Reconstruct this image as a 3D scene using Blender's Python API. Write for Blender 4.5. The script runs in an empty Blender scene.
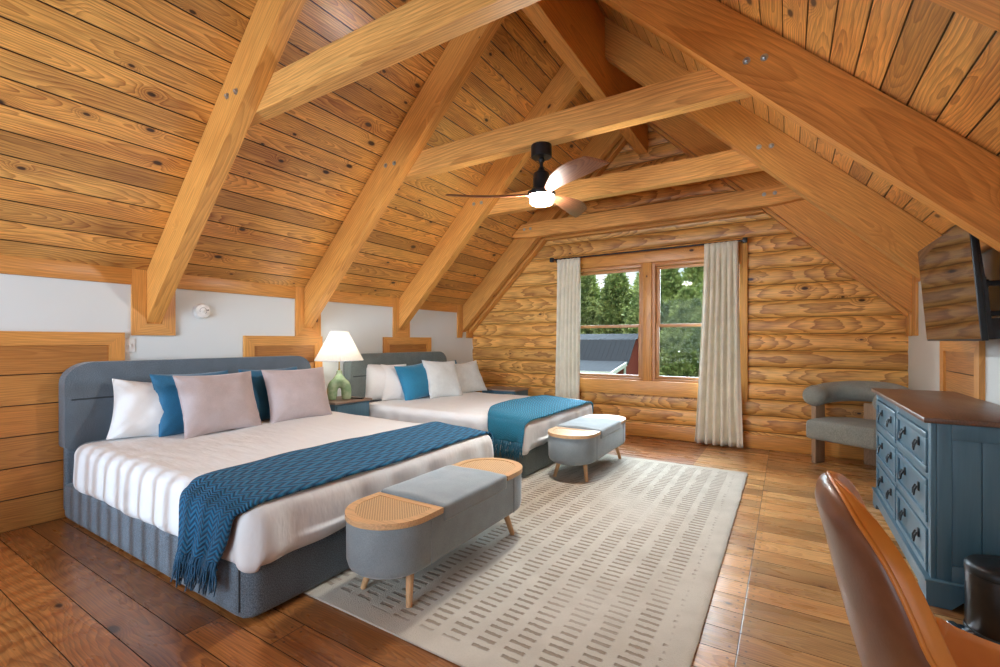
import bpy, bmesh, math, random
from mathutils import Vector, Matrix, noise
random.seed(7)
PI = math.pi
S = bpy.context.scene
COL = S.collection
R = math.radians

# ------------------------------------------------------------------ helpers
def V(*a): return Vector(a)

def link(name, me, mat=None, parent=None, M=None, smooth=None):
    o = bpy.data.objects.new(name, me)
    COL.objects.link(o)
    if mat is not None and len(me.materials) == 0:
        me.materials.append(mat)
    if smooth is not None:
        me.shade_smooth()
        if smooth < 179:
            me.set_sharp_from_angle(angle=R(smooth))
    if parent is not None:
        o.parent = parent
    if M is not None:
        o.matrix_local = M
    return o

def obj(name, bm, mat=None, parent=None, M=None, smooth=None, world=False):
    """bm is in local space; with world=True the mesh is given in parent space and M only sets the frame"""
    if world and M is not None:
        bm.transform(M.inverted())
    me = bpy.data.meshes.new(name)
    bmesh.ops.recalc_face_normals(bm, faces=bm.faces[:])
    bm.to_mesh(me); bm.free()
    return link(name, me, mat, parent, M, smooth)

def tag(o, label=None, cat=None, group=None, kind=None):
    if label: o['label'] = label
    if cat: o['category'] = cat
    if group: o['group'] = group
    if kind: o['kind'] = kind
    return o

def thing(name, label, cat, loc=(0, 0, 0), rz=0, group=None):
    o = bpy.data.objects.new(name, None)
    COL.objects.link(o)
    o.location = loc
    o.rotation_euler = (0, 0, rz)
    o.empty_display_size = .1
    bpy.context.view_layer.update()
    return tag(o, label, cat, group)

def struct(name, bm, mat, M=None, smooth=None, world=True):
    o = obj(name, bm, mat, None, M, smooth, world)
    o['kind'] = 'structure'
    return o

def copy_tree(o, parent=None, name=None):
    c = o.copy(); COL.objects.link(c); c.parent = parent
    for ch in list(o.children): copy_tree(ch, c)
    return c

def box(bm, x0, x1, y0, y1, z0, z1, bev=0.0, seg=2, M=None):
    r = bmesh.ops.create_cube(bm, size=1.0)
    vs = r['verts']
    for v in vs:
        v.co = V(x0 + (v.co.x + .5) * (x1 - x0), y0 + (v.co.y + .5) * (y1 - y0), z0 + (v.co.z + .5) * (z1 - z0))
    if bev > 0:
        es = list({e for v in vs for e in v.link_edges})
        r2 = bmesh.ops.bevel(bm, geom=es, offset=bev, segments=seg, affect='EDGES', profile=.5)
        vs = list({v for f in r2['faces'] for v in f.verts} | {v for v in vs if v.is_valid})
    if M is not None:
        for v in vs: v.co = M @ v.co
    return vs

def nbox(*a, **k):
    bm = bmesh.new(); box(bm, *a, **k); return bm

def tube(bm, pts, rad, seg=10, caps=True, closed=False, squash=None):
    pts = [Vector(p) for p in pts]
    n = len(pts)
    rads = rad if isinstance(rad, (list, tuple)) else [rad] * n
    rings = []
    up = None
    for i, p in enumerate(pts):
        if closed: t = pts[(i + 1) % n] - pts[i - 1]
        elif i == 0: t = pts[1] - pts[0]
        elif i == n - 1: t = pts[-1] - pts[-2]
        else: t = pts[i + 1] - pts[i - 1]
        t.normalize()
        if up is None:
            a = V(0, 0, 1) if abs(t.z) < .9 else V(1, 0, 0)
            up = (a - t * a.dot(t)).normalized()
        else:
            up = (up - t * up.dot(t)).normalized()
        sd = t.cross(up)
        ring = []
        for k in range(seg):
            th = 2 * PI * k / seg
            a, b = math.cos(th) * rads[i], math.sin(th) * rads[i]
            if squash: a *= squash[0]; b *= squash[1]
            ring.append(bm.verts.new(p + up * a + sd * b))
        rings.append(ring)
    m = n if closed else n - 1
    for i in range(m):
        A, B = rings[i], rings[(i + 1) % n]
        for k in range(seg):
            bm.faces.new((A[k], A[(k + 1) % seg], B[(k + 1) % seg], B[k]))
    if caps and not closed:
        bm.faces.new(rings[0][::-1]); bm.faces.new(rings[-1])

def lathe(bm, prof, seg=32, c=(0, 0, 0), flute=None):
    rings = []
    for r, z in prof:
        ring = []
        for k in range(seg):
            rr = r * (1 + (flute if flute and k % 2 else 0))
            ring.append(bm.verts.new((c[0] + rr * math.cos(2 * PI * k / seg), c[1] + rr * math.sin(2 * PI * k / seg), c[2] + z)))
        rings.append(ring)
    for A, B in zip(rings, rings[1:]):
        for k in range(seg):
            bm.faces.new((A[k], A[(k + 1) % seg], B[(k + 1) % seg], B[k]))
    return rings

def lathe_closed(bm, prof, seg=32, c=(0, 0, 0)):
    rg = lathe(bm, prof, seg, c)
    bm.faces.new(rg[0][::-1]); bm.faces.new(rg[-1])

def prism(bm, poly, axis, a, b):
    """extrude a 2D polygon; axis 'y': poly in xz, 'x': poly in yz, 'z': poly in xy"""
    def mk(p, t):
        if axis == 'y': return (p[0], t, p[1])
        if axis == 'x': return (t, p[0], p[1])
        return (p[0], p[1], t)
    A = [bm.verts.new(mk(p, a)) for p in poly]
    B = [bm.verts.new(mk(p, b)) for p in poly]
    n = len(poly)
    fs = [bm.faces.new(A), bm.faces.new(B[::-1])]
    for i in range(n):
        fs.append(bm.faces.new((A[i], B[i], B[(i + 1) % n], A[(i + 1) % n])))
    return fs

def bevel_all(bm, off, seg=2, ang=30):
    es = [e for e in bm.edges if len(e.link_faces) == 2 and e.calc_face_angle(0) > R(ang)]
    bmesh.ops.bevel(bm, geom=es, offset=off, segments=seg, affect='EDGES', profile=.5)
    return bm

def rbox(sx, sy, sz, r, n=16, disp=None, nz=None):
    """rounded box centred on the origin (dense, for soft things)"""
    bm = bmesh.new()
    nx = n; ny = n; nzz = nz or max(4, n // 3)
    h = V(sx / 2, sy / 2, sz / 2)
    cache = {}
    def vert(i, j, k):
        key = (i, j, k)
        if key not in cache:
            def e(t):  # denser toward the edges
                t = 2 * t - 1
                return math.copysign(1 - (1 - abs(t)) ** 1.25, t)
            p = V(e(i / nx) * h.x, e(j / ny) * h.y, e(k / nzz) * h.z)
            q = V(max(-h.x + r, min(h.x - r, p.x)), max(-h.y + r, min(h.y - r, p.y)), max(-h.z + r, min(h.z - r, p.z)))
            d = p - q
            if d.length > 1e-9: p = q + d.normalized() * r
            if disp: p = disp(p)
            cache[key] = bm.verts.new(p)
        return cache[key]
    for i in range(nx):
        for j in range(ny):
            for k in (0, nzz):
                bm.faces.new((vert(i, j, k), vert(i + 1, j, k), vert(i + 1, j + 1, k), vert(i, j + 1, k)))
    for i in range(nx):
        for k in range(nzz):
            for j in (0, ny):
                bm.faces.new((vert(i, j, k), vert(i + 1, j, k), vert(i + 1, j, k + 1), vert(i, j, k + 1)))
    for j in range(ny):
        for k in range(nzz):
            for i in (0, nx):
                bm.faces.new((vert(i, j, k), vert(i, j + 1, k), vert(i, j + 1, k + 1), vert(i, j, k + 1)))
    bmesh.ops.recalc_face_normals(bm, faces=bm.faces[:])
    return bm

def T(x, y, z): return Matrix.Translation((x, y, z))
def RX(a): return Matrix.Rotation(R(a), 4, 'X')
def RY(a): return Matrix.Rotation(R(a), 4, 'Y')
def RZ(a): return Matrix.Rotation(R(a), 4, 'Z')

# ------------------------------------------------------------------ material helpers
class NT:
    def __init__(s, name):
        s.m = bpy.data.materials.new(name); s.m.use_nodes = True
        s.t = s.m.node_tree; s.t.nodes.clear()
        s.out = s.t.nodes.new('ShaderNodeOutputMaterial')
        s.b = s.t.nodes.new('ShaderNodeBsdfPrincipled')
        s.t.links.new(s.b.outputs[0], s.out.inputs[0])
    def n(s, typ, **kw):
        nd = s.t.nodes.new(typ)
        for k, v in kw.items(): setattr(nd, k, v)
        return nd
    def put(s, sock, v):
        if v is None: return
        if hasattr(v, 'is_output'): s.t.links.new(v, sock)
        else: sock.default_value = v
    def M(s, op, a, b=None, c=None, clamp=False):
        nd = s.n('ShaderNodeMath', operation=op); nd.use_clamp = clamp
        s.put(nd.inputs[0], a); s.put(nd.inputs[1], b); s.put(nd.inputs[2], c)
        return nd.outputs[0]
    def comb(s, x, y, z=0.0):
        nd = s.n('ShaderNodeCombineXYZ'); s.put(nd.inputs[0], x); s.put(nd.inputs[1], y); s.put(nd.inputs[2], z)
        return nd.outputs[0]
    def noise(s, vec, scale=1.0, detail=2.0, rough=.5, dim='3D'):
        nd = s.n('ShaderNodeTexNoise', noise_dimensions=dim)
        s.put(nd.inputs['Vector'], vec); s.put(nd.inputs['Scale'], scale); s.put(nd.inputs['Detail'], detail); s.put(nd.inputs['Roughness'], rough)
        return nd.outputs[0]
    def white(s, vec):
        nd = s.n('ShaderNodeTexWhiteNoise', noise_dimensions='3D'); s.put(nd.inputs['Vector'], vec)
        return nd.outputs[0]
    def mix(s, f, a, b, typ='MIX'):
        nd = s.n('ShaderNodeMix', data_type='RGBA', blend_type=typ)
        s.put(nd.inputs[0], f)
        for i, v in ((6, a), (7, b)):
            if isinstance(v, tuple) and len(v) == 3: v = v + (1,)
            s.put(nd.inputs[i], v)
        return nd.outputs[2]
    def ss(s, v, a, b, lo=0.0, hi=1.0):
        nd = s.n('ShaderNodeMapRange', interpolation_type='SMOOTHSTEP')
        s.put(nd.inputs[0], v); s.put(nd.inputs[1], a); s.put(nd.inputs[2], b); s.put(nd.inputs[3], lo); s.put(nd.inputs[4], hi)
        return nd.outputs[0]
    def bump(s, h, strength=.3, dist=.01, normal=None):
        nd = s.n('ShaderNodeBump'); s.put(nd.inputs['Height'], h); nd.inputs['Strength'].default_value = strength; nd.inputs['Distance'].default_value = dist
        if normal is not None: s.put(nd.inputs['Normal'], normal)
        return nd.outputs[0]
    def objc(s):
        c = s.n('ShaderNodeTexCoord'); sp = s.n('ShaderNodeSeparateXYZ'); s.t.links.new(c.outputs['Object'], sp.inputs[0])
        return c.outputs['Object'], sp.outputs[0], sp.outputs[1], sp.outputs[2]
    def uv(s):
        c = s.n('ShaderNodeTexCoord'); sp = s.n('ShaderNodeSeparateXYZ'); s.t.links.new(c.outputs['UV'], sp.inputs[0])
        return sp.outputs[0], sp.outputs[1]
    def set(s, **kw):
        names = dict(col='Base Color', rough='Roughness', metal='Metallic', norm='Normal', sheen='Sheen Weight', sheen_tint='Sheen Tint', sheen_rough='Sheen Roughness',
                     coat='Coat Weight', coat_rough='Coat Roughness', spec='Specular IOR Level', trans='Transmission Weight', ior='IOR', ec='Emission Color', es='Emission Strength', alpha='Alpha', sss='Subsurface Weight')
        for k, v in kw.items():
            if isinstance(v, tuple) and len(v) == 3: v = v + (1,)
            s.put(s.b.inputs[names[k]], v)
        return s.m

def plain(name, col, rough=.5, metal=0.0, **kw):
    n = NT(name)
    _, x, y, z = n.objc()
    c, _, _, _ = n.objc()
    v = n.noise(c, 25, 3)
    k = n.ss(v, .3, .7, .93, 1.06)
    cc = n.mix(1.0, col, n.comb(k, k, k), 'MULTIPLY')
    return n.set(col=cc, rough=rough, metal=metal, **kw)

def wood(name, light, dark, bw=0.0, blen=2.4, swap=False, ring=.013, contrast=.6, knots=.3, ksize=.16, rough=.35, coat=0.0, tone=(.78, 1.14), seam=0.0,
         seamcol=(.03, .012, .004), zdeep=.02, fib=.16, wander=.10, joint=None, kcol=(.05, .018, .006), bumpy=.15, blotch=.12, dfreq=1.1, damp=.34, warpa=.012, offset=0.0, phase=0.0, nails=False):
    n = NT(name)
    _, x, y, z = n.objc()
    if swap: y, z = z, y
    info = n.n('ShaderNodeObjectInfo').outputs['Random']
    if bw > 0:
        yb = n.M('DIVIDE', n.M('SUBTRACT', y, phase), bw)
        row = n.M('FLOOR', yb)
        fy = n.M('SUBTRACT', yb, row)
        yc = n.M('MULTIPLY', n.M('SUBTRACT', fy, .5), bw)
        r1 = n.white(n.comb(row, 3.7, offset))
        if joint is not None:
            side = n.M('GREATER_THAN', x, joint)
            xs = n.M('ADD', n.M('DIVIDE', n.M('SUBTRACT', x, joint), blen), n.M('MULTIPLY', n.M('SUBTRACT', 1.0, side), n.M('MULTIPLY', r1, .0)))
            # left of the joint line: a second joint at a random place in each course
            seg0 = n.M('FLOOR', xs)
            far = n.M('LESS_THAN', n.M('ADD', x, n.M('MULTIPLY', r1, 2.6)), joint - .35)
            seg = n.M('ADD', side, n.M('MULTIPLY', far, 7.0))
            jd = n.M('MINIMUM', n.M('ABSOLUTE', n.M('SUBTRACT', x, joint)), n.M('ABSOLUTE', n.M('SUBTRACT', n.M('ADD', x, n.M('MULTIPLY', r1, 2.6)), joint - .35)))
        else:
            xs = n.M('ADD', n.M('DIVIDE', x, blen), n.M('MULTIPLY', r1, 9.0) if blen < 20 else .5)
            seg = n.M('FLOOR', xs)
            fx = n.M('SUBTRACT', xs, seg)
            jd = n.M('MULTIPLY', n.M('MINIMUM', fx, n.M('SUBTRACT', 1.0, fx)), blen)
        r2 = n.white(n.comb(row, seg, 11.3 + offset))
        r3 = n.white(n.comb(seg, row, 5.1 + offset))
        ye = n.M('MULTIPLY', n.M('MINIMUM', fy, n.M('SUBTRACT', 1.0, fy)), bw)
    else:
        yc = y; r2 = info; r3 = n.white(n.comb(info, 2.0, 3.0)); row = n.M('MULTIPLY', info, 50.0); jd = None; ye = None
    X = n.M('ADD', x, n.M('MULTIPLY', r2, 37.0))
    R3 = n.M('MULTIPLY', r3, 19.0)
    d = n.M('ADD', n.M('MULTIPLY', n.M('SUBTRACT', n.noise(n.comb(n.M('MULTIPLY', X, dfreq), R3, 0), 1.0, .8), .42), damp), zdeep)
    yy = n.M('ADD', yc, n.M('MULTIPLY', n.M('SUBTRACT', n.noise(n.comb(n.M('MULTIPLY', X, .8), R3, 9.0), 1.0, 1.0), .5), wander))
    yy = n.M('ADD', yy, n.M('MULTIPLY', n.M('SUBTRACT', r3, .5), bw * .8 if bw else .12))
    zz = n.M('ADD', d, n.M('MULTIPLY', z, .7))
    rad = n.M('SQRT', n.M('ADD', n.M('MULTIPLY', yy, yy), n.M('MULTIPLY', zz, zz)))
    warp = n.M('MULTIPLY', n.M('SUBTRACT', n.noise(n.comb(n.M('MULTIPLY', X, 4.0), n.M('MULTIPLY', y, 16.0), n.M('MULTIPLY', z, 16.0)), 1.0, 2.0), .5), warpa)
    rad = n.M('ADD', rad, warp)
    # knots
    vo = n.n('ShaderNodeTexVoronoi', voronoi_dimensions='3D' if bw == 0 else '2D')
    if bw > 0: kv = n.comb(n.M('MULTIPLY', X, 2.9), n.M('ADD', n.M('MULTIPLY', y, 5.5), R3), 0)
    else: kv = n.comb(n.M('MULTIPLY', X, 2.9), n.M('ADD', n.M('MULTIPLY', y, 5.0), R3), n.M('MULTIPLY', z, 5.0))
    n.put(vo.inputs['Vector'], kv); vo.inputs['Scale'].default_value = 1.0
    sp = n.n('ShaderNodeSeparateColor'); n.t.links.new(vo.outputs['Color'], sp.inputs[0])
    act = n.M('LESS_THAN', sp.outputs[0], knots)
    size = n.M('MULTIPLY', n.M('ADD', sp.outputs[1], .25), ksize)
    D = vo.outputs['Distance']
    km = n.M('MULTIPLY', act, n.ss(D, n.M('MULTIPLY', size, .45), size, 1.0, 0.0))
    halo = n.M('MULTIPLY', act, n.ss(D, 0.0, n.M('MULTIPLY', size, 3.2), 1.0, 0.0))
    rad = n.M('ADD', rad, n.M('MULTIPLY', halo, .05))
    t = n.M('FRACT', n.M('DIVIDE', rad, ring))
    w = n.M('MULTIPLY', n.M('POWER', t, 1.9), n.ss(t, .93, 1.0, 1.0, 0.15))
    w = n.M('MULTIPLY', w, contrast)
    big = n.noise(n.comb(n.M('MULTIPLY', X, 1.3), n.M('ADD', n.M('MULTIPLY', yc, 5.0), R3), n.M('MULTIPLY', z, 5.0)), 1.0, 2.0)
    w = n.M('ADD', w, n.M('MULTIPLY', n.ss(big, .45, .75), blotch * 2))
    col = n.mix(n.M('MINIMUM', w, 1.0), light, dark)
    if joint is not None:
        col = n.mix(n.M('GREATER_THAN', x, -.8), col, n.mix(n.M('MINIMUM', w, 1.0), (.70, .41, .165), (.36, .145, .042)))  # redder boards left, golden right; shade and sheen partly put into the colour
    fb = n.noise(n.comb(n.M('MULTIPLY', X, 5.0), n.M('MULTIPLY', y, 150.0), n.M('MULTIPLY', z, 150.0)), 1.0, 2.0)
    fk = n.ss(fb, .25, .75, 1.0 - fib, 1.0 + fib)
    tn = n.M('ADD', tone[0], n.M('MULTIPLY', r2, tone[1] - tone[0]))
    fk = n.M('MULTIPLY', fk, tn)
    hue = n.M('ADD', .94, n.M('MULTIPLY', r3, .1))
    col = n.mix(1.0, col, n.comb(fk, n.M('MULTIPLY', fk, hue), n.M('MULTIPLY', fk, n.M('MULTIPLY', hue, hue))), 'MULTIPLY')
    col = n.mix(n.M('MULTIPLY', halo, .35), col, dark)
    col = n.mix(km, col, kcol)
    h = n.M('ADD', n.M('MULTIPLY', fb, .25), n.M('MULTIPLY', t, .12))
    if bw > 0 and seam > 0:
        sm = n.ss(ye, seam * .4, seam, 1.0, 0.0)
        gm = n.M('MAXIMUM', sm, n.ss(jd, .001, .0035, 1.0, 0.0)) if blen < 20 else sm
        col = n.mix(gm, col, seamcol)
        h = n.M('SUBTRACT', h, n.M('MULTIPLY', gm, 2.0))
        if nails:
            nx = n.M('ABSOLUTE', n.M('SUBTRACT', jd, .03)); ny = n.M('ABSOLUTE', n.M('SUBTRACT', ye, .04))
            nm = n.ss(n.M('SQRT', n.M('ADD', n.M('MULTIPLY', nx, nx), n.M('MULTIPLY', ny, ny))), .004, .007, 1.0, 0.0)
            col = n.mix(n.M('MULTIPLY', nm, .85), col, (.03, .015, .01))
    rg = n.M('ADD', rough, n.M('MULTIPLY', n.noise(n.comb(n.M('MULTIPLY', X, 3), n.M('MULTIPLY', y, 9.0), z), 1.0, 3.0), .12))
    return n.set(col=col, rough=rg, norm=n.bump(h, bumpy, .004), coat=coat, coat_rough=.36)

def fabric(name, col, col2=None, scale=260, rough=.9, sheen=.3, bump=.35, blot=.06, uvw=False):
    n = NT(name)
    c, x, y, z = n.objc()
    nz = n.noise(c, scale, 2.0, .6)
    b = n.noise(c, 9.0, 3.0)
    f = n.ss(nz, .3, .7)
    col2 = col2 or tuple(v * .72 for v in col)
    cc = n.mix(f, col2, col)
    k = n.ss(b, .3, .7, 1 - blot, 1 + blot)
    cc = n.mix(1.0, cc, n.comb(k, k, k), 'MULTIPLY')
    return n.set(col=cc, rough=rough, sheen=sheen, sheen_rough=.4, norm=n.bump(nz, bump, .004))

MT = {}
ORL = (.68, .355, .12); ORD = (.40, .155, .035)
MT['deck'] = wood('pine_ceiling_boards', (.82, .425, .11), (.31, .095, .015), bw=.15, blen=40, knots=.36, ksize=.13, rough=.24, coat=.5, tone=(.66, 1.12), seam=.0055, contrast=.74, blotch=.22, warpa=.024, dfreq=.8, fib=.24)
MT['beam'] = wood('rafter_timber', (.72, .345, .085), (.42, .15, .026), knots=.26, ksize=.12, rough=.36, coat=.15, contrast=.55, ring=.015, tone=(.90, 1.08), fib=.16, blotch=.16, warpa=.008, dfreq=.5)
MT['tie'] = wood('collar_tie_timber', (.78, .42, .125), (.46, .185, .038), knots=.30, ksize=.11, rough=.4, coat=.1, contrast=.6, ring=.015, tone=(.95, 1.06), fib=.2, blotch=.2, warpa=.010, dfreq=.5)
MT['log'] = wood('log_siding', (.82, .45, .125), (.32, .11, .02), bw=.19, blen=40, swap=True, knots=.14, ksize=.12, rough=.36, coat=.2, contrast=.9, ring=.019, tone=(.82, 1.1), wander=.20, seam=.0045, seamcol=(.12, .07, .03), blotch=.12, warpa=.030, dfreq=.7, damp=.38, fib=.24)
MT['trim'] = wood('pine_trim', (.70, .335, .085), (.43, .155, .028), knots=.3, ksize=.10, rough=.36, coat=.15, contrast=.45, tone=(.92, 1.06), warpa=.008, dfreq=.5)
MT['panel'] = wood('kneewall_boards', (.56, .245, .058), (.30, .10, .019), bw=.205, blen=30.0, swap=True, knots=.22, ksize=.10, rough=.36, coat=.15, contrast=.5, tone=(.82, 1.08), seam=.0045, warpa=.016, dfreq=.7)
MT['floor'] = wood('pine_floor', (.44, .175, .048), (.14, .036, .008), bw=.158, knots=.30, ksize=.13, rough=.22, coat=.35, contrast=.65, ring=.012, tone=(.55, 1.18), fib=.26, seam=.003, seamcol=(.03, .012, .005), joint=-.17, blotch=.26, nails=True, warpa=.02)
MT['sash'] = wood('window_sash_wood', (.52, .245, .085), (.36, .14, .04), knots=.03, rough=.35, coat=.2, contrast=.4, tone=(.95, 1.05))

def paint():
    n = NT('white_wall_paint'); c, x, y, z = n.objc()
    v = n.noise(c, 60, 3); return n.set(col=n.mix(n.noise(c, 2, 2), (.66, .71, .725), (.71, .755, .765)), rough=.75, norm=n.bump(v, .06, .003))
MT['paint'] = paint()
MT['blackmetal'] = plain('dark_metal', (.025, .03, .035), .4, .6)
MT['steel'] = plain('galvanised_steel', (.50, .52, .52), .35, .9)
MT['whiteplastic'] = plain('white_plastic', (.78, .78, .76), .35)
MT['greyplastic'] = plain('grey_plastic', (.25, .25, .25), .4)
MT['bedfab'] = fabric('grey_upholstery', (.18, .23, .28), (.06, .08, .10), 220, bump=.5)
MT['bedfab2'] = fabric('grey_green_upholstery', (.19, .235, .235), (.11, .14, .145), 330, bump=.5)
MT['bench'] = fabric('bench_velvet', (.27, .32, .345), (.20, .24, .262), 300, sheen=.5, bump=.2)
MT['sheet'] = fabric('white_cotton', (.76, .77, .78), (.71, .72, .73), 500, sheen=.1, bump=.08, blot=.02)
MT['pillowwhite'] = fabric('white_pillowcase', (.78, .785, .79), (.73, .735, .74), 400, sheen=.1, bump=.08, blot=.02)
MT['blue'] = fabric('blue_velvet', (.012, .14, .27), (.007, .095, .20), 260, sheen=.6, bump=.15, rough=.7)
MT['lav'] = fabric('lavender_grey_velvet', (.50, .425, .43), (.42, .355, .36), 300, sheen=.6, bump=.12, rough=.75)
MT['cream'] = fabric('pale_grey_velvet', (.66, .70, .70), (.58, .62, .62), 300, sheen=.5, bump=.12, rough=.75)
MT['curtain'] = fabric('linen_curtain', (.82, .78, .66), (.74, .70, .58), 260, sheen=.1, bump=.25)
MT['boucle'] = fabric('grey_green_boucle', (.34, .37, .34), (.19, .215, .20), 180, sheen=.3, bump=.9)
MT['oak'] = wood('pale_oak_legs', (.66, .40, .20), (.50, .27, .12), knots=0, rough=.4, contrast=.4, ring=.009, tone=(.95, 1.05))
MT['greyoak'] = wood('weathered_oak', (.42, .29, .19), (.28, .18, .11), knots=0, rough=.5, contrast=.5, ring=.01, tone=(.95, 1.05))
MT['walnut'] = wood('walnut_blade', (.30, .115, .05), (.12, .04, .016), knots=0, rough=.45, contrast=.7, ring=.013, coat=.05, tone=(.95, 1.1))
MT['tabletop'] = wood('brown_wood_top', (.15, .08, .05), (.075, .038, .022), knots=.05, rough=.33, contrast=.6, ring=.012, tone=(.95, 1.05), coat=.2)
def bluepaint():
    n = NT('blue_dresser_paint'); c, x, y, z = n.objc()
    g = n.noise(n.comb(n.M('MULTIPLY', x, 60), n.M('MULTIPLY', y, 60), n.M('MULTIPLY', z, 3)), 1, 3)
    return n.set(col=n.mix(g, (.055, .135, .20), (.085, .19, .27)), rough=.38, norm=n.bump(g, .2, .003), coat=.1)
MT['bluepaint'] = bluepaint()
MT['leather'] = (lambda n: n.set(col=n.mix(n.ss(n.noise(n.objc()[0], 7, 3), .3, .7), (.64, .23, .038), (.78, .31, .06)), rough=.33,
                 norm=n.bump(n.noise(n.objc()[0], 160, 3), .12, .002), coat=.15))(NT('tan_leather'))
MT['leatherback'] = (lambda n: n.set(col=n.mix(n.ss(n.noise(n.objc()[0], 9, 3), .3, .7), (.17, .075, .04), (.24, .11, .06)), rough=.33,
                 norm=n.bump(n.noise(n.objc()[0], 160, 3), .12, .002), coat=.15))(NT('brown_leather_back'))
MT['binmetal'] = plain('black_steel', (.045, .045, .047), .32, .85)
MT['chrome'] = plain('blue_tinged_chrome', (.6, .62, .65), .15, 1.0)
def ceramic():
    n = NT('green_glaze'); c, x, y, z = n.objc()
    return n.set(col=n.mix(n.ss(n.noise(c, 12, 4), .35, .65), (.27, .44, .24), (.48, .62, .40)), rough=.12, coat=.6)
MT['ceramic'] = ceramic()

# ------------------------------------------------------------------ room dimensions
XL, XR, YG, YB = -4.35, 1.04, 6.15, -2.3      # left kneewall, right kneewall, far gable, rear gable
XC = -1.6
def zl(x): return x + 6.14                     # ceiling deck, left slope
def zr(x): return 2.94 - x                     # right slope
ZA = zl(XC)                                    # apex
zk_l, zk_r = zl(XL), zr(XR)
RAF = .40                                      # vertical drop of a rafter's underside
YR = [1.62, 3.03, 4.43, 5.83]
TH = .105

def grooved(bm, u0, u1, v0, v1, bw, gw=.004, gd=.005, th=.03, phase=0.0, up=1):
    """boards in the local xy plane running along x; visible side is -z*up"""
    vs = [v0]
    k = math.ceil((v0 - phase) / bw + 1e-6)
    prof = [(v0, 0.0)]
    while phase + k * bw < v1 - 1e-6:
        s = phase + k * bw
        prof += [(s - gw, 0), (s - gw * .35, gd), (s + gw * .35, gd), (s + gw, 0)]
        k += 1
    prof.append((v1, 0.0))
    A = [bm.verts.new((u0, v, z)) for v, z in prof]; B = [bm.verts.new((u1, v, z)) for v, z in prof]
    for i in range(len(prof) - 1): bm.faces.new((A[i], A[i + 1], B[i + 1], B[i]))
    a = [bm.verts.new((u, v, th)) for u, v in ((u0, v0), (u0, v1), (u1, v1), (u1, v0))]
    bm.faces.new((a[0], a[3], a[2], a[1]))
    bm.faces.new((A[0], B[0], a[3], a[0])); bm.faces.new((A[-1], a[1], a[2], B[-1]))
    bm.faces.new(A[::-1] + [a[0], a[1]][0:0] + [a[0]] + [a[1]]) if False else None

# ---- floor
FP = (YB // .158) * .158
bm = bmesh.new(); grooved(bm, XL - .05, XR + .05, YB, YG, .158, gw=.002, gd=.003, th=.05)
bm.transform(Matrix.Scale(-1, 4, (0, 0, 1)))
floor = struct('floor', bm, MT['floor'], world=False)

# ---- ceiling decks: local x along the room, local y up the slope, -z to the room
def deck(name, left):
    L = math.hypot(XC - XL, ZA - zk_l) if left else math.hypot(XR - XC, ZA - zk_r)
    L0 = -.12
    bm = bmesh.new(); grooved(bm, 0, YG - YB, L0, L + (.02 if left else .0), .15, gw=.0045, gd=.006, th=.06)
    s = math.sqrt(.5)
    if left:
        ex, ey = V(0, 1, 0), V(s, 0, s)
        org = V(XL, YB, zk_l)
    else:
        ex, ey = V(0, 1, 0), V(-s, 0, s)
        org = V(XR, YB, zk_r)
    ez = ex.cross(ey)
    if ez.z < 0:
        bm.transform(Matrix.Scale(-1, 4, (0, 0, 1)))
    M = Matrix((ex.to_4d(), ey.to_4d(), ez.to_4d(), (0, 0, 0, 1))).transposed()
    M = Matrix(((ex.x, ey.x, ez.x, org.x), (ex.y, ey.y, ez.y, org.y), (ex.z, ey.z, ez.z, org.z), (0, 0, 0, 1)))
    return struct(name, bm, MT['deck'], M, world=False)
deck('ceiling_left_slope', True); deck('ceiling_right_slope', False)
for nm in ('ceiling_left_slope', 'ceiling_right_slope'):
    bpy.data.objects[nm].name = 'ceiling'

# ---- kneewalls
struct('wall_left', nbox(XL - .12, XL, YB, YG, -.05, zk_l), MT['paint'], T(XL, 0, 0))
struct('wall_right', nbox(XR, XR + .12, YB, YG, -.05, zk_r + .0), MT['paint'], T(XR, 0, 0))

# ---- far gable: D-shaped log courses with a window opening
OX0, OX1, OZ0, OZ1 = -2.62, -.46, .72, 2.28
def logwall(bm, y, sgn, holes):
    """bulging courses on the face at y, bulge toward -sgn"""
    H = .19; NP = 12
    z0 = 0.0
    k = 0
    while z0 < ZA - .02:
        z1 = z0 + H
        bulge = .026
        bands = [(z0, z1)]
        zm = (z0 + z1) / 2
        xa = max(XL - .0, zm - 6.14) - .0; xb = min(XR, 2.94 - zm)
        if zm > zk_l: xa = max(xa, (z0) - 6.14)
        if xb - xa < .03: break
        segs = [(xa, xb)]
        for hx0, hx1, hz0, hz1 in holes:
            if z1 > hz0 + .02 and z0 < hz1 - .02:
                ns = []
                for a, b in segs:
                    if hx0 > a: ns.append((a, min(b, hx0)))
                    if hx1 < b: ns.append((max(a, hx1), b))
                segs = ns
        for a, b in segs:
            prof = []
            for i in range(NP + 1):
                t = i / NP
                zz = z0 + H * t
                d = bulge * (1 - abs(2 * t - 1) ** 3.4)
                prof.append((y - sgn * d, zz))
            A = [bm.verts.new((a, p[0], p[1])) for p in prof]; B = [bm.verts.new((b, p[0], p[1])) for p in prof]
            for i in range(NP): bm.faces.new((A[i], A[i + 1], B[i + 1], B[i]))
            bm.faces.new(A); bm.faces.new(B[::-1])
        # solid backing course
        for a, b in segs: box(bm, a, b, min(y, y + sgn * .12), max(y, y + sgn * .12), z0, z1)
        z0 = z1; k += 1
bm = bmesh.new(); logwall(bm, YG, 1, [(OX0, OX1, OZ0 + .04, OZ1 - .0)])
for v in bm.verts: pass
wg = struct('wall_far', bm, MT['log'], smooth=50, world=False)
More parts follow.
